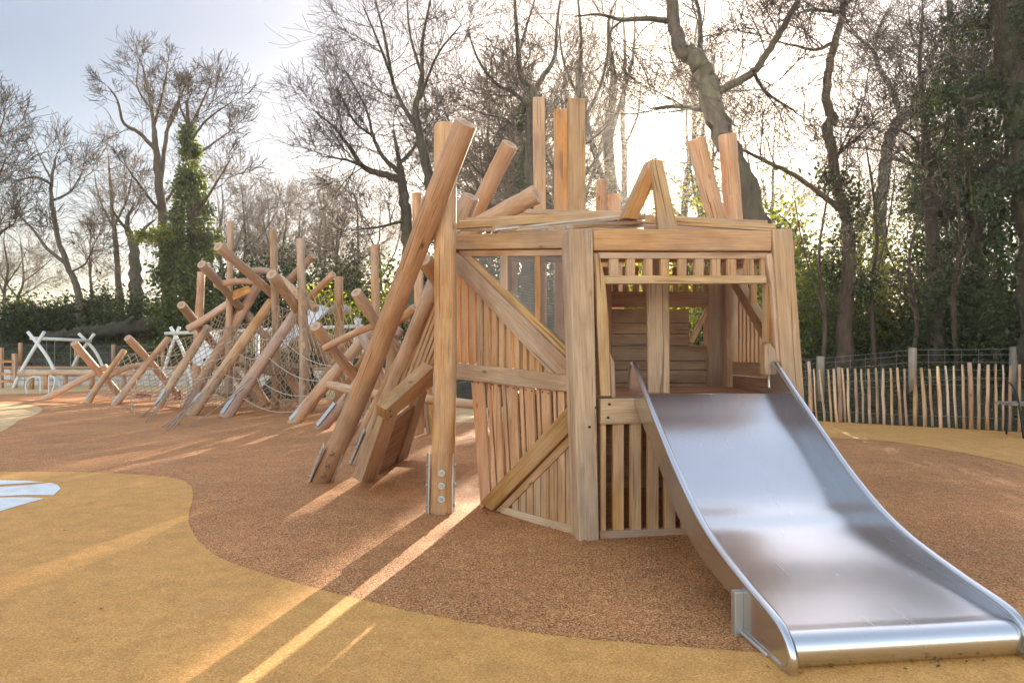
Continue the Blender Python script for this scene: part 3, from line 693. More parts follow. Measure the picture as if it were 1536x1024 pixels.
# ------------------------------------------------------------------ climbing frame
cf = thing('climbing_frame', 'long climbing frame of crossed peeled logs strung with rope nets, left of the tower', 'climbing frame', (-6.5, 17.5, 0)); CO = cf.location.copy()
def flog(a, b, dpx, plates=False, bend=0., foot=True):
    """a: (px,py) on ground or (px,py,Y); b: (px,py,Y)"""
    if len(a) == 2:
        A = G(*a); B = P(*b); d = (B-A).normalized(); A = A-d*(.05/max(.3, d.z))
    else: A, B = P(*a), P(*b)
    r = dpx*(A.y+B.y)/2/F/2
    mb = MB(); add_log(mb, A, B, r*1.04, r*.95, bend, 14); o = mb.build('log', ['log', 'end'], cf, CO)
    if plates:
        p0 = A+(B-A).normalized()*.08; d = (B-A).normalized()
        view = (V((0, 0, H))-p0); view -= d*view.dot(d); view.normalize(); side = d.cross(view).normalized()
        if side.x > 0: side = -side
        nrm = (side*.8+view*.6).normalized(); t = d.cross(nrm); w = r*.42; m2 = MB()
        a0, b0 = p0+nrm*r*1.02, p0+d*.55+nrm*r*1.02
        m2.prism([a0-t*w, a0+t*w, b0+t*w, b0-t*w], [q+nrm*.014 for q in (a0-t*w, a0+t*w, b0+t*w, b0-t*w)])
        m2.build('foot_plate', 'plate', o, CO)
    return A, B
L = {}
L[1] = flog((67, 599), (161, 549, 22.6), 9.5)
L[2] = flog((131, 604), (186, 526, 22.4), 9.5, True)
L[3] = flog((111, 514, 21.6), (180, 592, 23.4), 10.5)
L[4] = flog((162, 565, 22.3), (232, 546, 21.4), 8.5, bend=.12)
L[5] = flog((173, 607), (253, 507, 21.2), 10.5, True)
L[6] = flog((191, 506, 20.4), (273, 600, 22.6), 10.5)
L[7] = flog((236, 614), (312, 490, 20.2), 12.5, True)
L[8] = flog((272, 457, 19.0), (345, 545, 22.2), 12)
L[9] = flog((282, 494, 19.4), (365, 441, 19.6), 11)
L[10] = flog((285, 623), (408, 452, 18.7), 16, True)
L[11] = flog((279, 611), (386, 430, 19.8), 15, True)
L[12] = flog((338, 626), (446, 466, 17.6), 17.5, True)
L[13] = flog((302, 396, 17.8), (362, 463, 19.6), 13)
L[14] = flog((327, 369, 17.0), (411, 443, 18.9), 14)
L[15] = flog((322, 428, 18.6), (388, 424, 18.6), 9.5, bend=.08)
L[16] = flog((375, 407, 18.5), (412, 410, 18.2), 9.5, bend=.06)
L[17] = flog((407, 411, 16.3), (448, 466, 17.4), 16)
flog((418, 416, 18.0), (474, 464, 17.2), 12)
flog((430, 425, 18.8), (470, 384, 18.2), 11)
flog((455, 456, 18.0), (500, 411, 17.4), 11)
flog((357, 457, 19.7), (410, 520, 20.2), 12); flog((384, 602), (350, 556, 20.6), 12, True)
flog((440, 470, 17.6), (500, 552, 18.6), 13); flog((432, 555, 19.), (452, 600, 19.4), 13)
L[20] = flog((441, 634), (560, 492, 15.2), 18, True)
L[21] = flog((481, 643), (600, 492, 14.2), 17, True)
L[22] = flog((493, 577, 12.6), (715, 607, 11.2), 14)
L[23] = flog((473, 489, 13.6), (548, 584, 15.2), 17)
L[24] = flog((534, 438, 12.6), (600, 530, 13.8), 17)
L[25] = flog((486, 523, 13.6), (612, 478, 13.2), 10.5, bend=.1)
flog((560, 515, 13.4), (622, 461, 12.6), 12)
flog((575, 640), (590, 500, 13.6), 16); flog((636, 640), (640, 540, 13.2), 10)
flog((648, 650), (640, 560, 12.6), 13, True)
mb = MB(); mb.prism([P(345, 437, 19.0), P(372, 428, 18.6), P(377, 438, 18.6), P(350, 450, 19.0)], [p+V((0, .06, .0)) for p in (P(345, 437, 19.0), P(372, 428, 18.6), P(377, 438, 18.6), P(350, 450, 19.0))]); mb.build('plank', 'slat', cf, CO)
def net(c00, c10, c11, c01, nu, nv, r=.011, sag=.15, mat='rope', diag=True, name='rope_net'):
    def q(u, v):
        p = c00*(1-u)*(1-v)+c10*u*(1-v)+c11*u*v+c01*(1-u)*v
        return p-V((0, 0, 1))*sag*math.sin(math.pi*v)*math.sin(math.pi*min(1, max(0, u)))
    mb = MB(); K = 5
    def line(u0, v0, u1, v1):
        n = max(2, int(K*max(abs(u1-u0), abs(v1-v0))+1.5)); mb.tube([q(u0+(u1-u0)*i/n, v0+(v1-v0)*i/n) for i in range(n+1)], r*random.uniform(.8, 1.15), 4, False)
    if diag:
        for i in range(-nv, nu+1):
            for s_ in (1, -1):
                # clip the diagonal to the unit square
                u0, u1 = (i/nu, i/nu+nv/nu); v0, v1 = (0., 1.) if s_ > 0 else (1., 0.)
                t0 = max(0, (0-u0)/(u1-u0)); t1 = min(1, (1-u0)/(u1-u0))
                if t1-t0 > .05: line(u0+(u1-u0)*t0, v0+(v1-v0)*t0, u0+(u1-u0)*t1, v0+(v1-v0)*t1)
        for i in (0, nu): line(i/nu, 0, i/nu, 1)
    else:
        for i in range(nu+1): line(i/nu, 0, i/nu, 1)
        for j in range(nv+1): line(0, j/nv, 1, j/nv)
    return mb.build(name, mat, cf, CO)
def al(k, t): a, b = L[k]; return a.lerp(b, t)
net(al(5, .12), al(5, .95), al(7, .9), al(7, .12), 9, 6)
net(al(7, .1), al(7, .95), al(10, .8), al(10, .12), 10, 7)
net(al(10, .1), al(10, .98), al(12, .98), al(12, .12), 12, 6)
net(al(12, .1), al(12, .9), P(452, 455, 17.2), P(452, 610, 17.2), 12, 8)
net(P(452, 430, 17.0), P(540, 470, 15.6), P(520, 590, 15.8), P(452, 600, 17.0), 10, 8)
net(al(9, .4), al(9, .98), al(11, .98), al(11, .4), 8, 7)
net(al(2, .2), al(2, .9), al(5, .8), al(5, .1), 7, 5)
net(P(345, 470, 20.5), P(440, 470, 19.6), P(440, 560, 20.2), P(345, 560, 20.8), 11, 9, .009, .05)
# horizontal ropes
for y0, y1 in ((600, 608), (585, 590), (560, 572), (540, 548), (520, 518)):
    pass
def ropes(segs, r=.012, mat='paleropes', name='rope'):
    mb = MB()
    for a, b, sag in segs:
        a, b = V(a), V(b); n = 8
        mb.tube([a.lerp(b, i/n)-V((0, 0, sag*math.sin(math.pi*i/n))) for i in range(n+1)], r, 5, False)
    return mb.build(name, mat, cf, CO)
for t in (.2, .38, .56, .74): ropes([(al(5, t), al(7, t), .12), (al(7, t), al(10, t*.95), .12), (al(10, t*.95), al(12, t), .12), (al(12, t), al(20, t*.8), .2)])
# ropes pegged to the ground
for (x, y), ks in (((215, 640), (7, .2)), ((225, 648), (7, .35)), ((250, 655), (10, .25)), ((258, 660), (10, .4)), ((268, 652), (11, .35)), ((205, 634), (5, .3)), ((290, 654), (12, .3))):
    g = G(x-8, y-14); ropes([(g, al(*ks), .05), (g+V((.12, -.1, 0)), al(ks[0], ks[1]+.1), .05)], .012, 'rope')
# hammock net: a dense horizontal sheet
flog((505, 602, 15.5), (590, 470, 14.0), 14); flog((592, 604, 13.8), (540, 498, 14.8), 14); flog((604, 566, 12.8), (652, 466, 12.2), 13); flog((466, 612, 17.2), (522, 505, 16.0), 13); flog((400, 607, 18.6), (352, 520, 19.6), 12)
net(P(345, 545, 17.8), P(462, 552, 17.0), P(480, 548, 18.8), P(345, 538, 19.6), 34, 14, .014, .3, 'rope', False, 'hammock_net')
net(P(320, 590, 18.6), P(355, 590, 18.4), P(352, 580, 19.8), P(318, 580, 19.8), 8, 6, .02, .15, 'rope', False, 'hammock_net')
# rope basket under the right-hand logs
net(P(520, 590, 12.5), P(575, 585, 12.2), P(570, 600, 13.2), P(515, 600, 13.4), 10, 8, .012, .45, 'rope', False, 'rope_basket')
for x in (421, 428, 437): ropes([(P(x, 565, 18.4), G(x, 615), 0.)], .014, 'rope')
# red woven rope mat
net(P(203, 590, 23.4), P(226, 592, 23.2), P(226, 602, 23.4), P(203, 600, 23.6), 12, 8, .02, .0, 'redrope', False, 'rope_mat')
net(P(262, 586, 22.4), P(271, 586, 22.4), P(271, 600, 22.2), P(262, 600, 22.2), 8, 10, .02, .0, 'redrope', False, 'rope_mat')

# uprights
def upright(label, px, ptop, pbase, dpx, lean=0):
    b = G(px+lean, pbase); t = P(px, ptop, b.y); r = dpx*b.y/F/2
    b.z = -.05
    return log_thing('upright_pole', label, 'pole', b, t, r*1.12, r*.9, 'upright poles of the climbing area')
upright('tallest thin upright pole at the left of the climbing frame, behind its crossed logs', 346, 332, 609, 10, -3)
upright('short upright pole leaning slightly, leftmost of the poles in the climbing frame', 302, 408, 590, 12, -6)
upright('upright pole in the middle of the climbing frame with its top against dark evergreen', 409.5, 345, 613, 11.5, 3)
upright('thick upright pole at the right end of the roped part of the climbing frame', 450.5, 358, 620, 13.5, 4)
upright('short upright pole standing beside the curved white steel chute', 508, 415, 612, 14, 3)
upright('upright pole between the short pole and the longest leaning log', 562, 367, 618, 13.5, 2)
upright('pale upright pole half hidden by the longest leaning log and round corner post', 625, 290, 650, 15, 2)

# ------------------------------------------------------------------ swings, hoops, chute, wall
def swing_frame(label, legs, bar, extra=()):
    base = G(legs[0][0][0], legs[0][0][1]) if len(legs[0][0]) == 2 else P(*legs[0][0])
    t = thing('swing_set', label, 'swing set', (base.x, base.y, 0)); o = t.location
    for (b, m_, tp) in legs:
        pts = smooth([P(*b), P(*m_), P(*tp)], 5); pts[0].z = -.02
        mb = MB(); mb.tube(pts, [.072]*len(pts), 10); mb.build('leg', 'whitepole', t, o)
    mb = MB(); mb.tube([P(*bar[0]), P(*bar[1])], .072, 10); mb.build('top_bar', 'whitepole', t, o)
    for a, b in extra:
        mb = MB(); mb.tube([P(*a), P(*b)], .08, 10); mb.build('leg', 'whitepole', t, o)
    return t
swing_frame('white two-seat swing set with crossed curved legs beside the white hoops',
    [((19, 583, 29.0), (38, 545, 29.1), (67, 497, 29.5)), ((92, 583, 29.0), (72, 537, 29.2), (42, 498, 29.5)),
     ((100, 577, 31.8), (114, 540, 31.7), (141, 501, 31.4)), ((164, 577, 31.8), (145, 530, 31.6), (118, 500, 31.4))],
    ((45, 507, 29.6), (137, 511, 31.3)))
swing_frame('white swing set with a very long top bar behind the climbing frame',
    [((240, 583, 29.0), (252, 535, 29.1), (269, 490, 29.4)), ((290, 583, 29.0), (275, 528, 29.1), (256, 491, 29.4)),
     ((520, 590, 26.0), (528, 535, 26.0), (540, 477, 26.0)), ((556, 590, 26.0), (548, 535, 26.0), (533, 477, 26.0))],
    ((248, 500, 29.4), (545, 489, 26.0)), [((386, 592, 26.2), (386, 494, 27.6))])
for xs_, lab in (((70, 82), 'flat swing seat hanging nearer the left crossed legs of the white two-seat frame'), ((106, 116), 'flat swing seat hanging nearer the right crossed legs of the white two-seat frame')):
    Y = 30.2 if xs_[0] < 90 else 30.9; top = [P(x, 509, Y) for x in xs_]; z = .5
    t = thing('swing', lab, 'swing', ((top[0].x+top[1].x)/2, Y, z)); o = t.location
    for q in top:
        mb = MB(); mb.tube([q, V((q.x, q.y, z))], .012, 5, False); mb.build('chain', 'wire', t, o)
    mb = MB(); mb.beam(V((top[0].x-.04, Y, z)), V((top[1].x+.04, Y, z)), .2, .04); mb.build('seat', 'black', t, o, .008)
for pts, lab in (([(41, 591), (38.5, 580), (41, 571), (48, 565.5), (56, 565.5), (60.5, 568), (60.5, 590.5)], 'wide white metal hoop standing in the ground before the swing frame'),
                 ([(73.5, 590.5), (73.5, 566), (78, 564.5), (82, 568), (81.5, 578), (77, 589)], 'narrow white metal hoop seen end-on before the swing frame')):
    Y = 25.4; q = [P(x, y, Y) for x, y in pts]; q[0].z = q[-1].z = -.02
    mb = MB(); mb.tube(smooth(q, 4), .032, 8); tag(mb.build('hoop', 'whitepole', None, (q[0].x, Y, 0)), lab, 'hoop')
def chute(label, top, bot, w):
    A, B = P(*top), P(*bot); d = (B-A); s = V((d.y, -d.x, 0)).normalized() if abs(d.x) < 1e9 else V((0, 1, 0))
    t = thing('steel_chute', label, 'slide', (B.x, B.y, max(0, B.z-.3))); o = t.location
    L0 = V((A.x, A.y, A.z)); pr = smooth([A-V((d.x, d.y, 0)).normalized()*.7-V((0, 0, .04)), A+V((0, 0, .06)), A.lerp(B, .35), A.lerp(B, .75)-V((0, 0, .05)), B], 5)
    g = []
    for p in pr: g.append([p+s*(w/2*math.sin(a))+V((0, 0, .26*(1-math.cos(a)))) for a in [R(-90+18*k) for k in range(11)]])
    mb = MB(); mb.sheet(g); mb.sheet([r_[::-1] for r_ in [[q-V((0, 0, .02)) for q in r2_] for r2_ in g]]); mb.build('trough', 'whitepole', t, o)
    for k in (.3, .75):
        q = A.lerp(B, k); mb = MB(); mb.tube([V((q.x, q.y, 0)), q], .05, 8); mb.build('support', 'black', t, o)
chute('curved white steel chute rising behind the ropes to a rounded top', (488, 470, 23.5), (418, 524, 22.0), 1.1)
chute('short steel chute half hidden behind the left net of the climbing frame', (322, 508, 25.0), (302, 548, 24.4), .9)
# rubber mound behind the tower (dark)
def mound(label, px, py, Y, rx, ry, h):
    c = P(px, py, Y); mb = MB(); g = []
    for i in range(9):
        a = math.pi/2*i/8; g.append([V((c.x+rx*math.cos(a)*math.cos(b), c.y+ry*math.cos(a)*math.sin(b), h*math.sin(a))) for b in [2*math.pi*k/24 for k in range(25)]])
    mb.sheet(g); tag(mb.build('mound', 'moss', None, (c.x, c.y, 0)), label, 'mound')
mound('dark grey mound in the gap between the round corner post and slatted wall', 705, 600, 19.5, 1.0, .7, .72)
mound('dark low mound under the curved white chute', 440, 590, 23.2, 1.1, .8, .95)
# low wall of pale blocks with a timber coping
wl = [(-30, 32.0), (-24, 32.0), (-16, 31.55), (-9, 30.2), (-5.2, 27.6), (-2.2, 24.9)]
t = thing('block_wall', 'low retaining wall of pale stone blocks with a timber coping at the foot of the bank', 'wall', (-16, 31.5, 0)); o = t.location
mb = MB(); m2 = MB()
for (x0, y0), (x1, y1) in zip(wl[:-1], wl[1:]):
    Ls = math.hypot(x1-x0, y1-y0); n = max(1, int(Ls/.62))
    for row in range(3):
        for k in range(n):
            f0, f1 = (k+.012+(row % 2)*.0)/n, (k+.988)/n
            a = V((x0+(x1-x0)*f0, y0+(y1-y0)*f0, .13+row*.26)); b = V((x0+(x1-x0)*f1, y0+(y1-y0)*f1, .13+row*.26))
            mb.beam(a, b, .34+random.uniform(-.02, .02), .245)
    m2.beam(V((x0, y0, .85)), V((x1, y1, .85)), .42, .11)
mb.build('blocks', 'stone', t, o, .015).name = 'block_course'; m2.build('coping', 'log', t, o, .01)
# timber balance rail
t = thing('timber_rail', 'long low timber rail on short posts in front of the pale block wall', 'rail', (-20, 28.6, 0)); o = t.location
a, b = P(28, 561, 28.6), P(205, 560, 28.2); mb = MB(); mb.tube(logpts(a, b), .12, 10); mb.build('rail', 'log', t, o)
for px in (46, 68, 97, 137, 185): 
    q = P(px, 562, 28.5); mb = MB(); mb.tube([V((q.x, q.y+.05, -.02)), V((q.x, q.y+.05, q.z))], .10, 10); mb.build('post', 'log', t, o)
t = thing('timber_gate', 'timber gate of two square posts and rails at the left edge of the photo', 'gate', (P(10, 570, 29.5).x, 29.5, 0)); o = t.location
for px, pt in ((1.5, 521), (22, 530)): 
    q = P(px, pt, 29.5); mb = MB(); mb.beam(V((q.x, q.y, -.02)), q, .15, .15, V((0, 1, 0))); mb.build('post', 'log', t, o)
mb = MB()
for y in (542, 561, 572): mb.beam(P(2, y, 29.45), P(21, y, 29.45), .05, .1)
mb.build('rails', 'log', t, o).name = 'gate_rail'

# wire fence on the left bank
def wire_fence(label, posts, h, mat, wires, r=.06, pm='greypost'):
    x0, y0 = posts[0]; t = thing('wire_fence', label, 'fence', (x0, y0, hz(x0, y0))); o = t.location; tops = []
    for x, y in posts:
        z = hz(x, y); mb = MB(); mb.tube([V((x, y, z-.15)), V((x, y, z+h*.98)), V((x, y, z+h))], [r, r*.97, r*.8], 10); mb.build('post', pm, t, o); tops.append(V((x, y, z)))
    mb = MB()
    for a, b in zip(tops[:-1], tops[1:]):
        for k in wires: mb.tube([a+V((0, 0, h*k)), b+V((0, 0, h*k))], .006, 4, False)
        n = int((b-a).length/.3) if len(wires) > 3 else 0
        for i in range(n):
            p = a.lerp(b, i/max(1, n)); mb.tube([p+V((0, 0, h*wires[0])), p+V((0, 0, h*wires[-1]))], .0035, 4, False)
    mb.build('wire', 'wire', t, o); return t
wire_fence('post and wire fence running along the planted bank behind the swings', [(-28.5, 35.0), (-25.2, 35.0), (-22.2, 34.8), (-20.2, 34.6), (-17.6, 34.4), (-15.4, 34.0), (-13.2, 33.4), (-10.6, 32.6)], 1.25, 'log', (.35, .65, .93), .10, 'log')
# far paling fence
def paling_strip(label, pts, h, gap=.11):
    x0, y0 = pts[0]; t = thing('paling_fence', label, 'fence', (x0, y0, hz(x0, y0))); mb = MB()
    for (xa, ya), (xb, yb) in zip(pts[:-1], pts[1:]):
        n = int(math.hypot(xb-xa, yb-ya)/gap)
        for i in range(n):
            x = xa+(xb-xa)*i/n; y = ya+(yb-ya)*i/n; z = hz(x, y); hh = h*random.uniform(.9, 1.06)
            mb.beam(V((x, y, z-.05)), V((x+random.uniform(-.04, .04), y, z+hh)), .045, .035, V((0, 1, 0)))
    mb.build('paling', 'chestnut', t, t.location)
    mb = MB()
    for (xa, ya), (xb, yb) in zip(pts[:-1], pts[1:]):
        for k in (.25, .75): mb.tube([V((xa, ya, hz(xa, ya)+h*k)), V((xb, yb, hz(xb, yb)+h*k))], .008, 4, False)
    mb.build('wire', 'wire', t, t.location)
paling_strip('distant chestnut paling fence along the top of the bank behind the climbing frame', [(-17.5, 37.6), (-14, 37), (-10, 35.8), (-6, 34), (-3.2, 32.0), (-.6, 29.6)], 1.1)

# chestnut paling fence at the right
pale_px = [(100,185,118,465,26),(135,235,160,515,10),(175,240,210,580,15),(232,240,255,585,15),(268,235,293,580,18),(303,225,318,580,32),(324,230,344,582,14),(360,232,376,590,16),(410,235,422,587,18),(452,235,466,587,14),(498,235,512,592,20),(548,228,560,596,17),(597,232,605,600,18),(648,232,660,606,17),(692,226,715,600,18),(738,235,757,592,16),(803,225,811,604,26),(850,228,875,607,22),(905,235,928,616,17),(960,218,980,616,22),(1010,215,1038,611,16),(1067,215,1088,602,15),(1125,207,1137,610,17),(1172,195,1185,610,30),(1237,200,1233,626,20),(1296,207,1291,630,22),(1347,205,1348,628,18),(1396,210,1393,634,13),(1447,212,1440,645,20),(1505,205,1503,650,20),(1560,210,1562,655,18),(1612,210,1610,660,20),(40,235,52,520,14),(-20,232,-10,500,16)]
fb = G(1235, 632); fence = thing('paling_fence', 'chestnut paling fence of uneven split stakes on the right, below the wooded bank', 'fence', fb); o = fence.location
tops = []
for (x0, y0, x1, y1, w) in pale_px:
    bx, by = 1190+x1/4.44, 500+y1/4.44; 
    t_ = (bx-1235)/(1536-1235); by = 632+ (648-632)*t_+random.uniform(-1, 1)
    b = G(bx, by); tp = P(1190+x0/4.44, 500+y0/4.44, b.y); ww = w/4.44*b.y/F
    b.z = max(0, hz(b.x, b.y))-.05
    md = b.lerp(tp, .55)+V((random.uniform(-.02, .02), 0, 0)); mb = MB(); k = ww*.56
    mb.tube([b, b.lerp(md, .5)+V((random.uniform(-.012, .012), 0, 0)), md, md.lerp(tp, .6)+V((random.uniform(-.012, .012), 0, 0)), tp], [k, k*random.uniform(.9, 1.1), k, k*random.uniform(.8, 1), k*.75], 5, True, 0, None, .12)
    mb.build('pale', 'chestnut', fence, o); tops.append((tp, b))
tops.sort(key=lambda q: q[0].x)
mb = MB()
for fr in (.22, .78):
    for sgn in (-1, 1):
        mb.tube([b.lerp(t_, fr)+V((0, sgn*.035*(1 if i % 2 else -1), 0)) for i, (t_, b) in enumerate(tops)], .004, 4, False)
mb.build('wire', 'wire', fence, o)
wire_fence('wire mesh fence with round grey posts close behind the split paling stakes', [(6.0, 17.4), (7.5, 16.6), (9.3, 15.85), (10.85, 14.75), (13.6, 12.6)], 1.06, 'greypost', (.2, .36, .52, .68, .84, .95), .095)
# bench at the right edge
bc = P(1522, 606, 12.3); t = thing('bench', 'pale timber bench with a curved black metal frame at the right edge', 'bench', (bc.x+.6, bc.y, 0)); o = t.location
mb = MB()
for k in range(3): mb.beam(V((bc.x-.2, bc.y-.17+k*.17, .60)), V((bc.x+1.5, bc.y-.17+k*.17, .60)), .15, .05)
mb.build('seat', 'greypost', t, o, .006)
for dx in (-.1, 1.35):
    mb = MB(); mb.tube(smooth([V((bc.x+dx+.04, bc.y-.3, .0)), V((bc.x+dx, bc.y-.26, .5)), V((bc.x+dx+.03, bc.y-.1, .86)), V((bc.x+dx+.16, bc.y+.3, .90)), V((bc.x+dx+.2, bc.y+.34, 0))], 5), .018, 8); mb.build('frame', 'black', t, o)

# fallen trunk on the bank
def hz_v(x, y, dz=0.): return V((x, y, hz(x, y)+dz))
mb = MB(); A, B = V((-26.5, 38.6, 0)), V((-19.0, 40.4, 0)); n = 16; pts = []
for i in range(n+1):
    q = A.lerp(B, i/n); q.z = 2.35+1.15*i/n+.06*math.sin(i*1.7); pts.append(q)
mb.tube(smooth(pts, 4), [.30+.16*i/64+.05*math.sin(i*.9)+.03*math.sin(i*2.3) for i in range(65)], 18, True, 0, None, .2)
mb.tube([pts[9], pts[9]+V((.5, -.5, .5)), pts[9]+V((.9, -.8, .55))], [.16, .12, .05], 8)
tag(mb.build('fallen_trunk', 'moss', None, pts[0]), 'dark fallen tree trunk lying along the bank above the swings', 'fallen trunk')

# ------------------------------------------------------------------ vegetation
def rvec():
    while True:
        v = V((random.uniform(-1, 1), random.uniform(-1, 1), random.uniform(-1, 1)))
        if .05 < v.length < 1: return v.normalized()
def perp_to(d): 
    while True:
        v = rvec(); v -= d*v.dot(d)
        if v.length > .2: return v.normalized()
def tubes_np(branches, sides):
    Vs, Qs, off = [], [], 0
    by = {}
    for pts, rad in branches: by.setdefault(len(pts), []).append((pts, rad))
    for n, lst in by.items():
        p = np.array([[tuple(q) for q in b[0]] for b in lst], float); r = np.array([b[1] for b in lst], float)
        t = np.gradient(p, axis=1); t /= np.linalg.norm(t, axis=2, keepdims=True)+1e-9
        ov = p[:, -1]-p[:, 0]; ref = np.where(np.abs(ov[:, 2:3]) > .8*np.linalg.norm(ov, axis=1, keepdims=True), np.array([[1., .3, 0]]), np.array([[.1, .2, 1.]]))[:, None, :]
        x = np.cross(t, ref); x /= np.linalg.norm(x, axis=2, keepdims=True)+1e-9; y = np.cross(t, x)
        a = 2*np.pi*np.arange(sides)/sides
        ring = p[:, :, None, :]+r[:, :, None, None]*(np.cos(a)[None, None, :, None]*x[:, :, None, :]+np.sin(a)[None, None, :, None]*y[:, :, None, :])
        m = len(lst); idx = off+np.arange(m*n*sides).reshape(m, n, sides); nx_ = np.roll(idx, -1, axis=2)
        q = np.stack([idx[:, :-1], nx_[:, :-1], nx_[:, 1:], idx[:, 1:]], -1).reshape(-1, 4)
        Vs.append(ring.reshape(-1, 3)); Qs.append(q); off += m*n*sides
    return np.concatenate(Vs), np.concatenate(Qs)
def clear_of_sun(p):
    return math.hypot(CX+p.x/p.y*F-985, HY-(p.z-H)/p.y*F-205) > 26
def grow(out, p, d, L_, r, lev, maxlev, cfg):
    if not clear_of_sun(p+d*L_*.5): return
    for k_ in range(6):
        q_ = p+d*(L_*k_/5)
        if -2.03 < q_.x-.2119*q_.y < -1.62: return
    n = 6 if lev <= 2 else 4
    pts = [p.copy()]; rad = [r]; dirs = [d.copy()]; step = L_/n; rend = max(cfg['rmin'], r*.30)
    up = cfg['up']
    for i in range(n):
        d = (d+rvec()*cfg['jit']+V((0, 0, up))).normalized(); p = p+d*step*random.uniform(.8, 1.2)
        pts.append(p.copy()); rad.append(max(cfg['rmin'], r+(rend-r)*(i+1)/n)); dirs.append(d.copy())
    out.setdefault(lev, []).append((pts, rad))
    if lev >= maxlev: return
    k = cfg['kids'][min(lev, len(cfg['kids'])-1)]; k = max(2, int(k*random.uniform(.75, 1.25)+.5))
    for j in range(k):
        f = random.uniform(.22, 1.0); i = min(n, max(1, int(f*n+.5)))
        ang = R(random.uniform(22, 58)); nd = (dirs[i]*math.cos(ang)+perp_to(dirs[i])*math.sin(ang)).normalized()
        grow(out, pts[i], nd, L_*random.uniform(.55, .9)*(1.15-.4*f), max(cfg['rmin'], rad[i]*.62), lev+1, maxlev, cfg)
CFG = dict(jit=.20, up=.045, kids=[0, 0, 7, 4, 3], rmin=.008)
def tree(name, label, Y, paths, bark_='barkd', twig='twig', sprouts=18, slen=3.0, maxlev=4, group=None, cfg=None, cat='tree', t0=.25):
    """paths: list of (pixel polyline [(px,py,radius px)], depth offset at start, at end); first is the trunk"""
    c = dict(CFG); c.update(cfg or {}); out = {}; base = None; guides = []
    for k, (pl, y0, y1) in enumerate(paths):
        m_ = len(pl); q = []
        for i, (px, py, rp) in enumerate(pl):
            yy = Y+y0+(y1-y0)*i/max(1, m_-1); w = P(px, py, yy); q.append((w, rp*yy/F))
        if k == 0:
            g = hz(q[0][0].x, q[0][0].y); b = V((q[0][0].x, q[0][0].y, g-.3))
            if q[0][0].z > g+.4: q.insert(0, (b, q[0][1]*1.25))
            base = V((b.x, b.y, g))
        pts = smooth([w for w, _ in q], 6); rr = np.interp(np.linspace(0, len(q)-1, len(pts)), range(len(q)), [r for _, r in q])*.82
        pts = [p+rvec()*rr[i]*.22 if 0 < i < len(pts)-1 else p for i, p in enumerate(pts)]
        guides.append((pts, list(rr))); out.setdefault(0 if k == 0 else 1, []).append((pts, list(rr)))
    for k, (pts, rr) in enumerate(guides):
        n = len(pts); ns = int(sprouts*.75) if k else int(sprouts*.55)
        for j in range(ns):
            f = random.uniform(t0 if k == 0 else .15, 1.0)
            if j < 2: f = 1.0
            i = min(n-1, max(1, int(f*(n-1)))); d = (pts[i]-pts[i-1]).normalized()
            ang = R(random.uniform(12, 35) if f == 1 else random.uniform(35, 80)); nd = (d*math.cos(ang)+perp_to(d)*math.sin(ang)+V((0, 0, .15))).normalized()
            Lb = slen*random.uniform(.5, 1.1)*(1.25-.55*f)
            grow(out, pts[i], nd, Lb, max(c['rmin']*1.3, min(rr[i]*.45, Lb*.0105)), 2, maxlev, c)
    t = thing(name, label, cat, base, group); o = tuple(base)
    vv, qq = tubes_np(out.get(0, [])+out.get(1, []), 10); np_mesh('trunk', vv, qq, bark_, t, o, True)
    br = [b for l in out if l >= 2 for b in out[l]]
    vv, qq = tubes_np([b for l in out if l == 2 for b in out[l]], 5); v2, q2 = tubes_np([b for l in out if l > 2 for b in out[l]], 3)
    np_mesh('crown', np.concatenate([vv, v2]), np.concatenate([qq, q2+len(vv)]), twig, t, o, True)
    return t, guides, o
def leaf_mesh(name, centers, normals_bias, size, mat, parent, origin):
    n = len(centers); c = np.asarray(centers, float)
    nrm = rng.normal(size=(n, 3))+np.asarray(normals_bias); nrm /= np.linalg.norm(nrm, axis=1, keepdims=True)
    a = rng.normal(size=(n, 3)); a -= nrm*(a*nrm).sum(1, keepdims=True); a /= np.linalg.norm(a, axis=1, keepdims=True); b = np.cross(nrm, a)
    s = (size*rng.uniform(.6, 1.3, n))[:, None]
    v = np.stack([c-a*s, c+b*s*.55+nrm*s*.12, c+a*s, c-b*s*.55+nrm*s*.12], 1).reshape(-1, 3)
    return np_mesh(name, v, np.arange(4*n).reshape(n, 4), mat, parent, origin)
def cloud(n, radii, clumps=40, spread=.24, shell=.6, flatbase=True):
    """clumpy leaf positions in an ellipsoid, uneven outline"""
    u = rng.normal(size=(clumps, 3)); u /= np.linalg.norm(u, axis=1, keepdims=True)
    rr = shell+(1-shell)*rng.uniform(size=(clumps, 1))**.6; rr *= rng.uniform(.78, 1.16, (clumps, 1)); cc = u*rr
    if flatbase: cc[:, 2] = np.abs(cc[:, 2])*1.0-.05
    w = rng.uniform(.4, 1.5, clumps); w /= w.sum(); k = rng.choice(clumps, n, p=w)
    p = cc[k]+rng.normal(size=(n, 3))*spread*rng.uniform(.5, 1.2, (n, 1))
    if flatbase: p[:, 2] = np.abs(p[:, 2])
    return p*np.asarray(radii), cc*np.asarray(radii)
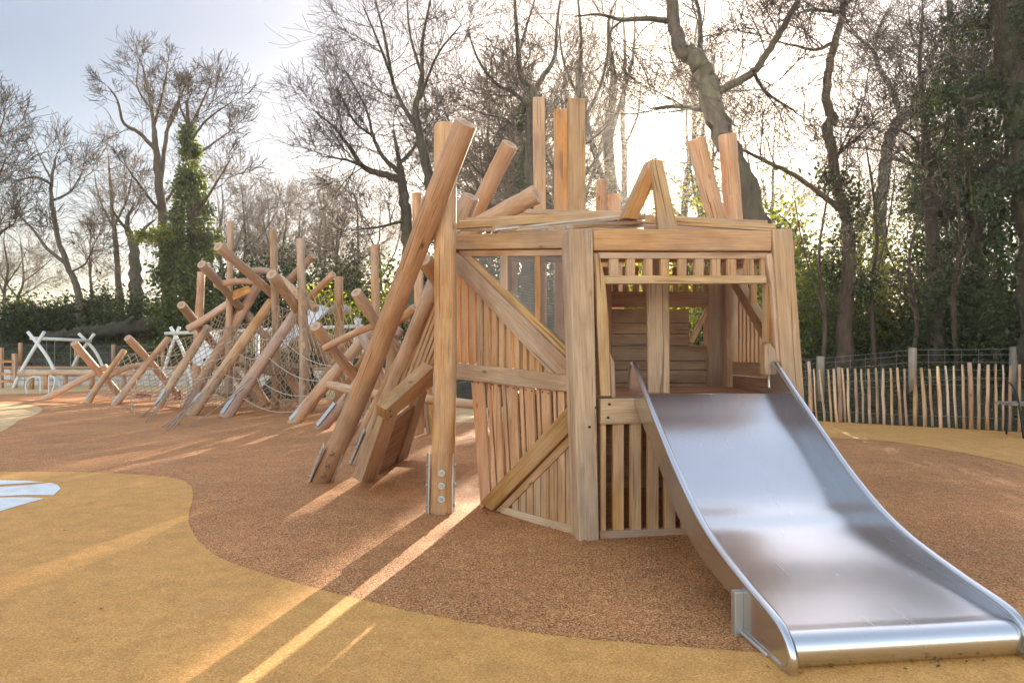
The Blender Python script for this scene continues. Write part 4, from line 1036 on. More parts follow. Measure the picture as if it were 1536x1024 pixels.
def shrub(name, label, pos, radii, n, size, mat, group=None, clumps=40, spread=.22, shell=.55, cat='shrub', gold=0, stems=9, flat=True):
    pos = V(pos); t = thing(name, label, cat, pos, group); o = tuple(pos)
    p, cc = cloud(n, radii, clumps, spread, shell, flat); leaf_mesh('foliage', p+np.array(o), (0, 0, .5), size, mat, t, o)
    if gold:
        p2 = cc[rng.choice(len(cc), gold)]+rng.normal(size=(gold, 3))*.2*np.asarray(radii); p2[:, 2] = np.abs(p2[:, 2]); leaf_mesh('blossom', p2+np.array(o), (0, 0, .4), size*.8, 'gold', t, o)
    br = []
    for k in range(stems):
        e = V(cc[k % len(cc)])*.95; m_ = e*.5+V((0, 0, .15*radii[2]))
        br.append(([pos+V((random.uniform(-.15, .15), random.uniform(-.15, .15), -.2)), pos+m_*.6, pos+m_, pos+e], [.045, .035, .022, .01]))
        for j in range(5):
            q = pos+m_.lerp(e, random.random()); d = rvec()*random.uniform(.3, .8)*min(radii)*.7; br.append(([q, q+d*.4+rvec()*.05, q+d*.7, q+d+V((0, 0, .1))], [.014, .011, .009, .007]))
    vv, qq = tubes_np(br, 4); np_mesh('branch', vv, qq, 'twigd', t, o, True)
    return t
def ivy_on(t, o, pts, rr, n, thick, mat='ivy', size=.09, f0=0., f1=1., name='ivy'):
    m_ = len(pts); P_ = np.array([tuple(q) for q in pts]); r_ = np.array(rr)
    f = rng.uniform(f0, f1, n)*(m_-1); i = np.clip(f.astype(int), 0, m_-2); u = (f-i)[:, None]
    c = P_[i]*(1-u)+P_[i+1]*u; th = np.interp(f/(m_-1), np.linspace(0, 1, len(thick)), thick)
    K = max(10, n//120); fk = rng.uniform(f0, f1, K)*(m_-1); ik = np.clip(fk.astype(int), 0, m_-2); uk = (fk-ik)[:, None]
    ck = P_[ik]*(1-uk)+P_[ik+1]*uk; tk = np.interp(fk/(m_-1), np.linspace(0, 1, len(thick)), thick)
    dk = rng.normal(size=(K, 3)); dk[:, 2] *= .25; dk /= np.linalg.norm(dk, axis=1, keepdims=True)
    rk = r_[ik]+tk*rng.uniform(.1, 1., K)**.7; ck = ck+dk*rk[:, None]
    w_ = rng.uniform(.3, 1.3, K)*(tk+.1); kk = rng.choice(K, n, p=w_/w_.sum())
    c = ck[kk]+rng.normal(size=(n, 3))*(.10+.17*tk[kk])[:, None]*np.array([1, 1, 1.25]); d = dk[kk]
    return leaf_mesh(name, c, d*1.0+np.array([0, 0, .3]), size, mat, t, o)
def bz(px, Y): # ground height pixel not needed
    x = (px-CX)/F*Y; return V((x, Y, hz(x, Y)))

# ---- left trees
tree('bare_tree', 'small crooked bare tree standing alone at the left against the sky', 42, [
    ([(118, 442, 6), (104, 405, 5), (88, 360, 4.5), (79, 310, 4), (77, 275, 3), (84, 235, 1.5)], 0, 0),
    ([(99, 395, 3.5), (70, 372, 3), (50, 345, 2.2), (28, 322, 1.2)], 0, 2), ([(77, 277, 2.5), (55, 266, 2), (24, 272, 1)], 0, -2),
    ([(80, 300, 2.2), (105, 288, 1.8), (122, 262, 1)], 0, 1), ([(78, 270, 2.2), (62, 240, 1.5), (52, 215, .8)], 0, 2), ([(107, 408, 2), (128, 395, 1.6), (140, 370, .8)], 0, -1.5)], 'barkg', 'twig', 10, 2.4, cfg=dict(kids=[0, 0, 7, 4], rmin=.0125))
tree('bare_tree', 'tallest bare tree on the left, a wide twiggy crown high above the ivy-covered tree', 44, [
    ([(252, 470, 10), (247, 380, 8.5), (241, 300, 7.5), (235, 235, 6), (231, 190, 4), (224, 145, 2.5), (213, 95, 1)], 0, 0),
    ([(236, 228, 4), (210, 200, 3.4), (186, 185, 2.8), (176, 150, 2), (162, 130, 1)], 0, -2), ([(241, 285, 4), (250, 200, 3.4), (264, 160, 2.6), (278, 130, 1.8), (292, 112, .9)], 0, 3),
    ([(231, 190, 3), (244, 140, 2), (252, 95, .9)], 0, -2), ([(248, 200, 2.5), (266, 165, 2), (270, 130, 1)], 1, -2), ([(228, 165, 2.2), (206, 130, 1.5), (210, 88, .8)], 0, 2),
    ([(243, 320, 3), (215, 285, 2.4), (190, 250, 1.2)], 0, -3), ([(243, 310, 3), (270, 270, 2.2), (286, 235, 1.2)], 0, 3)], 'barkr', 'twig', 11, 1.9, cfg=dict(kids=[0, 0, 7, 4], rmin=.0125))
t, g, o = tree('ivy_tree', 'tree wrapped in thick bright green ivy with broken bare top, behind the crossed logs', 38, [
    ([(290, 470, 11), (288, 400, 10), (287, 330, 8), (285, 260, 6), (283, 200, 4.2), (281, 152, 2.4)], 0, 0),
    ([(284, 195, 2.8), (298, 165, 2.2), (315, 128, 1)], 0, 1), ([(284, 215, 2.4), (310, 180, 1.8), (345, 155, .9)], 0, -1), ([(286, 240, 2.4), (320, 215, 1.8), (352, 192, .9)], 0, 2),
    ([(287, 330, 3), (318, 285, 2.2), (345, 240, 1)], 0, -1), ([(284, 190, 2.4), (272, 165, 1.8), (268, 145, .8)], 0, -1)], 'barkr', 'twig', 10, 2.4, cfg=dict(kids=[0, 0, 7, 4], rmin=.0125))
ivy_on(t, o, g[0][0], g[0][1], 20000, [1.45, 1.4, 1.4, 1.25, .85, .5, .32, .15, .03], 'ivy', .12, 0, .86)
shrub('ivy_bush', 'yellow-green ivy branch reaching left from the ivy-covered tree', P(238, 358, 37.2), (1.0, .7, .6), 1700, .09, 'olive', clumps=22, spread=.3, stems=5, cat='ivy', flat=False)
tree('bare_tree', 'slender pale bare tree between the lone crooked tree and the tallest left tree', 50, [
    ([(180, 450, 6), (176, 390, 5), (170, 330, 4), (166, 280, 2.5), (163, 235, 1)], 0, 0), ([(172, 345, 2.5), (150, 300, 1.8), (142, 262, .9)], 0, 2), ([(171, 340, 2.5), (190, 300, 1.8), (200, 255, .9)], 0, -2)], 'barkg', 'twigp', 12, 2.8, cfg=dict(kids=[0, 0, 7, 4], rmin=.0125))
t, g, o = tree('bare_tree', 'gnarled bare tree with a thick leaning stem, in front of the slender pale tree', 47, [
    ([(205, 470, 12), (203, 420, 11), (200, 370, 8), (190, 335, 4), (200, 310, 2)], 0, 0), ([(200, 375, 5), (215, 345, 3), (232, 330, 1.5)], 0, 2), ([(196, 350, 4), (178, 330, 2.4), (168, 312, 1)], 0, -2)], 'barkg', 'twigp', 12, 2.4, cfg=dict(kids=[0, 0, 7, 4], rmin=.0125))
tree('bare_tree', 'bare tree at the left edge with twigs reaching into the frame', 36, [
    ([(-26, 470, 12), (-28, 380, 10), (-24, 300, 7), (-22, 230, 4), (-18, 160, 1.5)], 0, 0), ([(-26, 320, 4), (-8, 280, 2.5), (8, 240, 1)], 0, -1), ([(-26, 380, 4), (0, 350, 2.4), (22, 335, 1)], 0, 1), ([(-22, 250, 3), (-6, 215, 2), (6, 175, .8)], 0, 1)], 'barkd', 'twig', 14, 2.4, cfg=dict(kids=[0, 0, 7, 4], rmin=.0125))
# pale thicket behind the climbing frame: individual bare trees
thick = [(10, 330, 46, 0), (30, 345, 50, 1), (140, 340, 52, 2), (330, 268, 56, 0), (362, 262, 58, 1), (395, 285, 62, 2), (425, 300, 55, 0), (840, 90, 44, 0), (785, 110, 41, 1), (740, 130, 45, 2), (452, 292, 60, 1), (480, 282, 56, 2), (505, 300, 52, 0), (535, 280, 58, 1), (575, 290, 54, 2), (680, 210, 48, 0), (725, 190, 50, 1), (760, 170, 46, 2), (1050, 90, 42, 0), (1160, 190, 44, 1), (1290, 230, 40, 2), (1420, 110, 34, 0)]
TH = 'thin bare tree in the pale thicket beyond the playground'
protos = []
for k in range(3):
    px, py, Y, _ = thick[k*1+3]
    yb = HY-(hz((px-CX)/F*Y, Y)-H)/Y*F; hh = yb-py
    random.seed(50+k)
    f = lambda u, v, r: (px+u*hh, yb-v*hh, r)
    pr = [[([f(0, 0, 4.5), f(.02, .3, 4), f(-.01, .55, 2.6), f(.02, .8, 1.4), f(.01, .95, .8)], 0, 0), ([f(.01, .3, 2.4), f(.12, .55, 1.6), f(.2, .8, .7)], 0, 1.5), ([f(0, .42, 2), f(-.12, .62, 1.4), f(-.2, .82, .7)], 0, -1.5)],
          [([f(0, 0, 5), f(-.02, .25, 4.2), f(.03, .5, 2.8), f(.0, .92, .8)], 0, 0), ([f(-.01, .28, 3), f(-.12, .5, 2), f(-.16, .85, .7)], 0, 2), ([f(.02, .45, 2), f(.14, .6, 1.4), f(.24, .75, .7)], 0, -2), ([f(0, .3, 2), f(.16, .42, 1.2), f(.26, .5, .6)], 0, 1)],
          [([f(0, 0, 4), f(.03, .35, 3.4), f(.05, .6, 2.2), f(.03, .95, .7)], 0, 0), ([f(.03, .35, 2.2), f(-.1, .6, 1.5), f(-.12, .9, .7)], 0, -2), ([f(.04, .5, 1.8), f(.16, .75, 1), f(.2, .9, .6)], 0, 2)]][k]
    t, g, o = tree('thicket_tree', TH, Y, pr, 'barkg', 'twigp', 20, 2.9, group='thin bare trees of the thicket', t0=.12, cfg=dict(rmin=.013, kids=[0, 0, 7, 4]))
    protos.append((t, hh*Y/F))
used = {3, 4, 5}
for i, (px, py, Y, k) in enumerate(thick):
    if i in used: continue
    src, h0 = protos[k]; r = src.copy(); COL.objects.link(r)
    x = (px-CX)/F*Y; z = hz(x, Y); h1 = H+(HY-py)/F*Y-z
    r.location = (x, Y, z); sc = h1/h0; r.scale = (sc*random.uniform(.9, 1.15), sc*random.uniform(.9, 1.15), sc); r.rotation_euler = (0, 0, random.uniform(0, 6.28))
    for ch in list(src.children):
        c = ch.copy(); COL.objects.link(c); c.parent = r
# ---- middle trees
tree('bare_tree', 'densely twigged bare tree whose crown fills the gaps between the square uprights', 36, [
    ([(842, 420, 10), (845, 340, 9), (840, 260, 7), (846, 200, 4), (842, 150, 2)], 0, 0), ([(844, 330, 5), (800, 285, 4), (770, 240, 2), (755, 210, 1)], 0, 2), ([(843, 300, 5), (880, 260, 3), (900, 225, 1.5)], 0, -2), ([(841, 270, 4), (815, 225, 3), (806, 180, 1.4)], 0, -2)], 'barkg', 'twig', 20, 2.6, cfg=dict(kids=[0, 0, 9, 5], rmin=.012))
tree('bare_tree', 'broad spreading bare tree with one long horizontal limb, left of the round corner post', 33, [
    ([(617, 440, 12), (612, 370, 11), (607, 310, 10), (602, 270, 8), (598, 235, 4), (590, 195, 2)], 0, 0),
    ([(603, 268, 7), (575, 262, 6), (545, 250, 5), (520, 215, 3.5), (500, 190, 2.4), (470, 165, 1)], 0, -2), ([(602, 262, 5), (575, 235, 4), (560, 205, 3), (548, 160, 2), (520, 110, 1)], 0, 2),
    ([(600, 245, 4), (622, 220, 3), (640, 190, 1.5)], 0, 2), ([(545, 250, 3), (520, 240, 2.2), (485, 235, 1)], -1, -3), ([(560, 205, 2.4), (530, 180, 2), (505, 130, .9)], 1, 0), ([(610, 330, 3), (570, 340, 2.4), (530, 345, 1)], 0, -2)], 'barkg', 'twig', 17, 2.7, cfg=dict(kids=[0, 0, 8, 5]))
tree('bare_tree', 'tall forked bare tree rising behind the tops of the two crossing logs', 29, [
    ([(668, 420, 13), (655, 330, 11), (640, 250, 9), (626, 185, 7), (624, 160, 6), (632, 120, 4.5), (634, 60, 3), (648, -10, 1.5)], 0, 0),
    ([(626, 190, 5), (605, 160, 4), (590, 125, 3.4), (578, 60, 2.6), (560, -10, 1.4)], 0, 2), ([(592, 130, 3), (574, 80, 2.4), (545, 10, 1)], 1, -1), ([(630, 150, 3), (655, 85, 2.2), (690, 40, 1)], 0, -2),
    ([(632, 110, 3), (615, 50, 2), (610, -10, 1)], 0, 2)], 'barkd', 'twig', 15, 2.6)
t, g, o = tree('bare_tree', 'bare tree with ivy on its trunk, seen just left of the tall square uprights', 27, [
    ([(792, 420, 15), (793, 330, 12), (795, 250, 10), (795, 170, 8), (800, 138, 7), (782, 115, 5), (776, 60, 4), (772, -10, 2)], 0, 0),
    ([(800, 140, 6), (815, 115, 5), (832, 85, 3.6), (836, 30, 2.4), (842, -10, 1.2)], 0, 2), ([(796, 165, 4.5), (770, 138, 4), (748, 128, 3), (720, 95, 2.2), (703, 50, 1.2)], 0, -2), ([(776, 90, 3), (790, 40, 2), (806, -10, 1)], 0, 1.5),
    ([(795, 210, 3), (760, 180, 2.2), (725, 172, 1)], 0, 1)], 'barkd', 'twig', 14, 2.5)
ivy_on(t, o, g[0][0], g[0][1], 2600, [.35, .3, .25, .12], 'dark', .08, 0, .55)
tree('bare_tree', 'twiggy reddish bare tree rising above the broad square upright', 34, [
    ([(866, 400, 11), (868, 300, 9), (872, 200, 7), (868, 140, 5), (872, 60, 3), (866, -10, 1.5)], 0, 0), ([(870, 190, 4), (900, 130, 3), (915, 60, 2), (925, 0, 1)], 0, 2), ([(869, 150, 3), (845, 90, 2), (838, 30, 1)], 0, -2), ([(871, 220, 3), (905, 195, 2.2), (930, 160, 1)], 0, -2)], 'barkr', 'twig', 16, 2.6)
tree('bare_tree', 'bare tree with two close stems just left of the bright sun', 44, [
    ([(921, 400, 13), (919, 300, 11), (913, 200, 9), (921, 120, 6), (912, 40, 3), (930, -10, 1.5)], 0, 0), ([(919, 310, 6), (892, 230, 5), (877, 160, 4), (872, 90, 2)], 0, 2), ([(915, 210, 5), (932, 150, 4), (950, 80, 2.4), (952, 20, 1)], 0, -2), ([(919, 290, 4), (897, 270, 3), (880, 250, 1.5)], 0, 2)], 'barkr', 'twig', 15, 2.0)
tree('bare_tree', 'slender upright bare tree between the two-stemmed tree and the bright sun', 52, [
    ([(938, 420, 6.5), (936, 330, 6), (937, 250, 5.5), (934, 170, 4.5), (938, 90, 3), (934, 10, 1.5)], 0, 0), ([(936, 300, 3), (915, 255, 2.4), (905, 200, 1.2)], 0, 2), ([(936, 220, 3), (956, 175, 2), (962, 120, 1)], 0, -2)], 'barkr', 'twig', 14, 2.2)
tree('bare_tree', 'slim bare tree with a leaning stem just right of the bright sun', 45, [
    ([(1016, 420, 8), (1026, 330, 7), (1030, 270, 6), (1042, 190, 4.5), (1038, 110, 3), (1046, 30, 1.5)], 0, 0), ([(1028, 300, 4), (1062, 255, 3), (1085, 200, 1.6)], 0, 2), ([(1040, 200, 3), (1066, 140, 2.4), (1072, 80, 1)], 0, -2), ([(1026, 330, 4), (985, 290, 3), (960, 262, 1.4)], 0, -1), ([(1039, 150, 3), (1012, 100, 2), (1000, 50, 1)], 0, 2), ([(1020, 380, 3), (1066, 340, 2.4), (1100, 300, 1)], 0, 1)], 'barkr', 'twig', 15, 2.2)
tree('bare_tree', 'great dark tree with a thick curving trunk behind the right-hand slanting logs', 17, [
    ([(1164, 420, 20), (1140, 340, 20), (1107, 250, 20), (1080, 190, 20), (1058, 120, 19), (1044, 88, 17), (1022, 72, 14), (1012, 35, 12), (1006, -15, 10)], 0, 0),
    ([(1066, 138, 9), (1098, 128, 8), (1130, 108, 7), (1152, 78, 6.5), (1176, 40, 6), (1200, -5, 5)], 0, -1), ([(1008, 34, 6), (975, 28, 5), (935, 30, 4), (900, 22, 2.4), (862, 25, 1)], 0, -1),
    ([(1052, 100, 6), (1050, 50, 4.5), (1048, 15, 3.5), (1035, -20, 2)], 0, 1.5), ([(1060, 165, 5), (1010, 160, 3.4), (975, 163, 1.5)], 0, 2), ([(935, 30, 2.4), (915, 50, 2), (912, 95, 1)], -.5, 0),
    ([(1130, 108, 4), (1150, 140, 3), (1190, 165, 1.4)], -1, 1)], 'barkd', 'twigd', 16, 2.0, cfg=dict(rmin=.007))
t, g, o = tree('bare_tree', 'sinuous dark tree whose long low limb reaches left toward the tower', 18, [
    ([(1268, 470, 13), (1272, 400, 12), (1270, 330, 11), (1258, 290, 10), (1250, 240, 9), (1242, 190, 10), (1250, 180, 9), (1240, 150, 8), (1246, 90, 7.5), (1262, 30, 6), (1268, -15, 5)], 0, 0),
    ([(1266, 318, 6), (1230, 290, 5), (1190, 262, 4.4), (1140, 238, 3.6), (1105, 220, 2)], 0, -.5), ([(1256, 60, 4), (1225, 75, 3), (1190, 68, 2), (1160, 62, 1)], 0, 1), ([(1250, 240, 4), (1275, 215, 3), (1298, 205, 1.5)], 0, 1), ([(1262, 20, 4), (1225, 15, 3), (1195, 20, 1.5)], 0, -.6)], 'barkr', 'twigd', 13, 2.1, cfg=dict(rmin=.007))
ivy_on(t, o, g[0][0], g[0][1], 2200, [.3, .34, .22, .04], 'dark', .06, 0, .42)
t, g, o = tree('bare_tree', 'grey-trunked tree with widely twisting branches above the wooded bank', 25, [
    ([(1318, 420, 13), (1320, 340, 12), (1324, 280, 11), (1332, 220, 11), (1350, 180, 11), (1366, 165, 9)], 0, 0),
    ([(1366, 166, 6), (1400, 170, 5), (1440, 150, 3.6), (1470, 120, 2)], 0, -1), ([(1352, 178, 6), (1335, 130, 5), (1318, 100, 4.5), (1312, 60, 3.5), (1335, 10, 2)], 0, 1), ([(1366, 165, 6), (1385, 120, 5), (1400, 80, 4), (1420, 30, 2.4), (1425, -10, 1.4)], 0, 1.5),
    ([(1330, 235, 4), (1365, 245, 3.4), (1400, 262, 2)], 0, -1), ([(1314, 80, 3), (1285, 55, 2.4), (1265, 40, 1.4)], .5, -1), ([(1395, 95, 3), (1370, 60, 2.2), (1362, 10, 1)], 1, 2)], 'barkg', 'twigd', 18, 2.3)
t, g, o = tree('ivy_tree', 'dark ivy-clad tree stem in the middle of the wooded bank at the right', 17.5, [
    ([(1405, 490, 15), (1402, 400, 13), (1396, 320, 11), (1392, 250, 8), (1386, 180, 6), (1380, 100, 4), (1384, 20, 2.4)], 0, 0), ([(1395, 300, 4), (1420, 240, 3), (1450, 200, 1.5)], 0, 1), ([(1393, 270, 4), (1375, 215, 3), (1345, 190, 1.4)], 0, -1), ([(1386, 180, 3), (1408, 110, 2.2), (1420, 60, 1)], 0, .8)], 'barkd', 'twigd', 14, 2.0, cfg=dict(rmin=.007))
ivy_on(t, o, g[0][0], g[0][1], 5200, [.42, .5, .42, .3, .15, .05], 'dark', .065, 0, .8)
t, g, o = tree('ivy_tree', 'tall ivy-clad stem right of the middle one on the dark wooded bank', 18.5, [
    ([(1468, 480, 14), (1464, 380, 13), (1455, 290, 12), (1444, 200, 9), (1432, 100, 7), (1424, 0, 5)], 0, 0), ([(1450, 250, 4), (1490, 190, 3), (1520, 150, 1.5)], 0, -1), ([(1440, 170, 4), (1405, 120, 3), (1390, 80, 1.4)], 0, 1), ([(1434, 110, 3), (1470, 60, 2.4), (1500, 10, 1)], 0, 1)], 'barkd', 'twigd', 16, 2.1, cfg=dict(rmin=.007))
ivy_on(t, o, g[0][0], g[0][1], 5200, [.4, .5, .42, .34, .2, .1], 'dark', .065, 0, .95)
t, g, o = tree('ivy_tree', 'thick dark trunk at the top right corner with hanging ivy', 14.5, [
    ([(1560, 520, 34), (1556, 400, 32), (1546, 300, 30), (1532, 200, 28), (1518, 100, 27), (1506, 0, 26), (1500, -40, 24)], 0, 0), ([(1530, 190, 9), (1490, 150, 7), (1440, 150, 4), (1400, 140, 2)], 0, .5), ([(1512, 60, 9), (1470, 40, 6), (1420, 45, 3)], 0, 1), ([(1545, 290, 7), (1500, 280, 5), (1460, 300, 2.4)], 0, -.5)], 'barkd', 'twigd', 9, 1.5, cfg=dict(rmin=.007))
ivy_on(t, o, g[0][0], g[0][1], 4800, [.5, .6, .5, .35, .3, .25], 'dark', .06, 0, 1.)
for k in (1, 2, 3): ivy_on(t, o, g[k][0], g[k][1], 1100, [.5, .45, .3], 'dark', .055, .05, 1., 'ivy')
# ---- shrubs and hedges
def at_bank(px, Y): x = (px-CX)/F*Y; return V((x, Y, hz(x, Y)))
hedge = [(-20, 41, 3.0, 2.3, 'long dark hedge section at the left edge of the photo'), (40, 42, 2.6, 2.2, 'hedge section behind the crossed legs of the left swing frame'), (95, 43, 2.4, 2.3, 'hedge section at the foot of the lone crooked tree'),
         (150, 43, 2.6, 2.6, 'hedge section above the middle of the fallen trunk'), (205, 42, 2.4, 3.0, 'taller hedge section left of the ivy-covered tree')]
for px, Y, w, h, lab in hedge: shrub('hedge_bush', lab, at_bank(px, Y), (w, 1.6, h), 5200, .11, 'hedge', 'hedge along the left bank', 46, cat='hedge')
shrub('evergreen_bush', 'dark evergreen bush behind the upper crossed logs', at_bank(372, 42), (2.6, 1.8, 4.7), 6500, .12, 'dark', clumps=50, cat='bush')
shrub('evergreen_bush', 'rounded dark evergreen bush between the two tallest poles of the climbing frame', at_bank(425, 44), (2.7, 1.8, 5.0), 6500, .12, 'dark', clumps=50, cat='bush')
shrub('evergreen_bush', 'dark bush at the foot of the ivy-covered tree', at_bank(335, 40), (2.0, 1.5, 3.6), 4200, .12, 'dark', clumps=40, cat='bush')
shrub('flowering_bush', 'yellow-flowering bush seen between the slanting log tips behind the curved white chute', at_bank(485, 40), (1.9, 1.3, 3.0), 2600, .10, 'olive', clumps=34, gold=500, cat='bush')
shrub('flowering_bush', 'large yellow-green bush between the upright pole and the longest leaning log', at_bank(545, 36), (1.6, 1.3, 3.2), 3200, .10, 'olive', clumps=36, gold=420, cat='bush')
shrub('flowering_bush', 'yellow-green bush just left of the longest leaning log', at_bank(600, 35), (1.5, 1.3, 3.2), 3200, .10, 'olive', clumps=36, gold=250, cat='bush')
shrub('leafy_bush', 'dark leafy bush in the gap between the longest leaning log and the round corner post', at_bank(650, 30), (1.6, 1.2, 2.6), 3000, .09, 'hedge', clumps=36, cat='bush')
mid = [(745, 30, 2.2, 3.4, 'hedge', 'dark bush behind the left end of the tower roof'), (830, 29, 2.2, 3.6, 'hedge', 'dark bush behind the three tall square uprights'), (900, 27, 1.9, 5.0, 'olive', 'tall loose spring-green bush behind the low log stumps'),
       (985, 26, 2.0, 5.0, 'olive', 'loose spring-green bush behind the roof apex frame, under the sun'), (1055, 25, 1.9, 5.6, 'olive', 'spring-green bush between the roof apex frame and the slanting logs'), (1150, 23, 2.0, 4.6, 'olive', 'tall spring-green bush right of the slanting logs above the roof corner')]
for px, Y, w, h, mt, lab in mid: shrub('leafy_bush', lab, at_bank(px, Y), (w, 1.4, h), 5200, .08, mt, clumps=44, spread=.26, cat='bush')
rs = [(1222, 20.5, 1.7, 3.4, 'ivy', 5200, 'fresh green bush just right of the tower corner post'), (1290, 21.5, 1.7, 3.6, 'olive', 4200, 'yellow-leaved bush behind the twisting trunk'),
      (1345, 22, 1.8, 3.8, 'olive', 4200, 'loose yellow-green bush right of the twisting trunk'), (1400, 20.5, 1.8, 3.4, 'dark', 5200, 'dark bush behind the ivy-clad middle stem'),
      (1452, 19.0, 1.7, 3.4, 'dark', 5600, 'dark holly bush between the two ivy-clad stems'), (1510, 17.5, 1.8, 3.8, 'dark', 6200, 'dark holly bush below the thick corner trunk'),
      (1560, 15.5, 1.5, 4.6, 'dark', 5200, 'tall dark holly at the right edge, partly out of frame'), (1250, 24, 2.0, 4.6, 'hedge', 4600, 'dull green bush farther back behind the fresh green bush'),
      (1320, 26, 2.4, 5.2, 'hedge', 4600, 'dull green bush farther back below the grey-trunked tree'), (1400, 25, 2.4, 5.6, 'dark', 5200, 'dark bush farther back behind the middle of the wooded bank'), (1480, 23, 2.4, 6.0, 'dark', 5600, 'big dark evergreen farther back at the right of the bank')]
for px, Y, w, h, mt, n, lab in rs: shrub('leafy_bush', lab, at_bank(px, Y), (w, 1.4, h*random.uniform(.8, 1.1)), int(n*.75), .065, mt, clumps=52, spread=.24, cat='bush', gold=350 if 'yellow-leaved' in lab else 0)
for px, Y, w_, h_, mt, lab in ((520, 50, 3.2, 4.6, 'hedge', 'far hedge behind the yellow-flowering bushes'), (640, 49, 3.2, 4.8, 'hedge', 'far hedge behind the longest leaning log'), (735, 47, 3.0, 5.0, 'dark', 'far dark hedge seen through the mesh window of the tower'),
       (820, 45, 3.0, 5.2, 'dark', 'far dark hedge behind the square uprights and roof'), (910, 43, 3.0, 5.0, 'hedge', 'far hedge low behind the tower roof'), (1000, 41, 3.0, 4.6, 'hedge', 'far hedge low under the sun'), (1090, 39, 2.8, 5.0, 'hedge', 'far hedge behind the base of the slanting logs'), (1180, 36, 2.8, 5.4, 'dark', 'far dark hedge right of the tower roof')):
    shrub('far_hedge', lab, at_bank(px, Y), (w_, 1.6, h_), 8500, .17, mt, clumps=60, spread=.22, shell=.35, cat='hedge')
for x_, y_, h_ in ((16.5, 9.0, 11), (18.0, 5.8, 13), (19.5, 2.0, 13), (22, -2.5, 13), (24, -8, 12)):  # unseen hollies added beyond the frame to darken the right side
    shrub('holly_tree', 'tall dark holly added out of view to block skylight from the right', V((x_, y_, hz(x_, y_))), (2.8, 2.6, h_), 9000, .17, 'dark', 'added unseen hollies right of the frame', clumps=70, spread=.22, shell=.35, cat='holly', stems=14)
for px, py, Y, rx, rz, n, lab in ((1500, 235, 16.5, 1.1, 1.9, 2300, 'sparse dark holly leaves over the branches left of the corner trunk'), (1450, 130, 17.5, 1.2, 1.6, 2200, 'airy clump of dark leaves high on the bank near the corner trunk'), (1420, 300, 19, 1.5, 1.4, 2600, 'airy dark leaves round the ivy-clad middle stem')):
    shrub('holly_tree', lab, P(px, py, Y)-V((0, 0, rz*.3)), (rx, 1.0, rz), n, .05, 'dark', clumps=60, spread=.3, shell=.2, cat='holly', stems=14)
for px, Y, top, dx, lab in ((1232, 17.6, 250, 18, 'thin bare sapling close behind the fence just right of the tower'), (1312, 18.4, 210, -14, 'thin bare sapling between the twisting trunk and the ivy-clad middle stem'), (1368, 17.2, 280, 22, 'crooked thin sapling just left of the ivy-clad middle stem'),
       (1436, 16.6, 190, -20, 'thin bare sapling between the two ivy-clad stems'), (1492, 16.0, 240, 16, 'thin dark sapling left of the thick corner trunk')):
    yb = HY-(hz((px-CX)/F*Y, Y)-H)/Y*F
    tree('sapling', lab, Y, [([(px, yb, 4.5), (px+dx*.3, yb*.7+top*.3, 4), (px-dx*.2, yb*.4+top*.6, 2.8), (px+dx, top, 1)], 0, .4), ([(px+dx*.3, yb*.7+top*.3, 2.2), (px-dx*1.6, yb*.35+top*.65, 1.4), (px-dx*2.4, top+20, .7)], 0, -.5)], 'barkr', 'twigd', 9, 1.5, cfg=dict(rmin=.006, kids=[0, 0, 6, 3]), cat='sapling')
# low ground cover on the right and left banks (uncountable)
def cover(name, n, box, size, mat, hmax, seed, lab, cat):
    r2 = np.random.default_rng(seed); x = r2.uniform(box[0], box[1], n); y = r2.uniform(box[2], box[3], n); z0 = hz_np(x, y); keep = z0 > .08
    pn = np.sin(x*1.7+1)*np.cos(y*1.3)+.6*np.sin(x*3.9-y*2.2); keep &= (pn+r2.normal(size=n)*.5) > -.1
    x, y, z0 = x[keep], y[keep], z0[keep]; z = z0+r2.uniform(0, 1, len(x))**1.6*hmax*(.5+.5*np.clip(pn[keep], 0, 1.5))
    ob = leaf_mesh(name, np.stack([x, y, z], 1), (0, 0, .8), size, mat, None, (0, 0, 0)); tag(ob, lab, cat, kind='stuff')
cover('ground_cover', 15000, (4.0, 17, 12.5, 23), .055, 'hedge', .40, 3, 'low green plants covering the wooded bank behind the paling fence', 'ground cover')
cover('ground_cover', 12000, (-34, -8, 33, 42), .09, 'hedge', .55, 4, 'low planting on the bank behind the swings', 'ground cover')
cover('leaf_litter', 16000, (3.5, 16, 10.5, 21), .05, 'litter', .05, 5, 'dead leaves lying on the dark soil behind the paling fence', 'leaf litter')
# grit and leaf scraps gathered where timber meets the rubber
sp_ = []
for (ax, ay), (bx, by), k_ in (((-.32, 6.55), (.50, 5.62), 46), ((.55, 5.42), (1.5, 5.58), 40), ((-.82, 6.36), (-.55, 6.36), 16), ((-2.4, 8.05), (-2.1, 8.05), 14), ((-1.8, 7.98), (-1.35, 9.4), 26), ((1.3, 3.25), (2.45, 3.38), 30)):
    for _ in range(k_): f_ = random.random(); sp_.append((ax+(bx-ax)*f_+random.gauss(0, .05), ay+(by-ay)*f_-abs(random.gauss(0, .06)), .017))
tag(leaf_mesh('grit_scatter', sp_, (0, 0, 7), .013, 'litter', None, (0, 0, 0)), 'grit and leaf scraps gathered along the foot of the tower and slide', 'grit', kind='stuff')
# scattered dead leaves on the rubber
n = 230; x = rng.uniform(-7, 9, n); y = rng.uniform(2.5, 16, n)
leaf_mesh('fallen_leaves', np.stack([x, y, np.full(n, .02)], 1), (0, 0, 9), .016, 'litter', None, (0, 0, 0))
tag(bpy.data.objects['fallen_leaves'], 'tiny dead leaves scattered over the rubber surface', 'fallen leaves', kind='stuff')
leafs = bpy.data.objects['fallen_leaves']; leafs.name = 'dead_leaf_scatter'

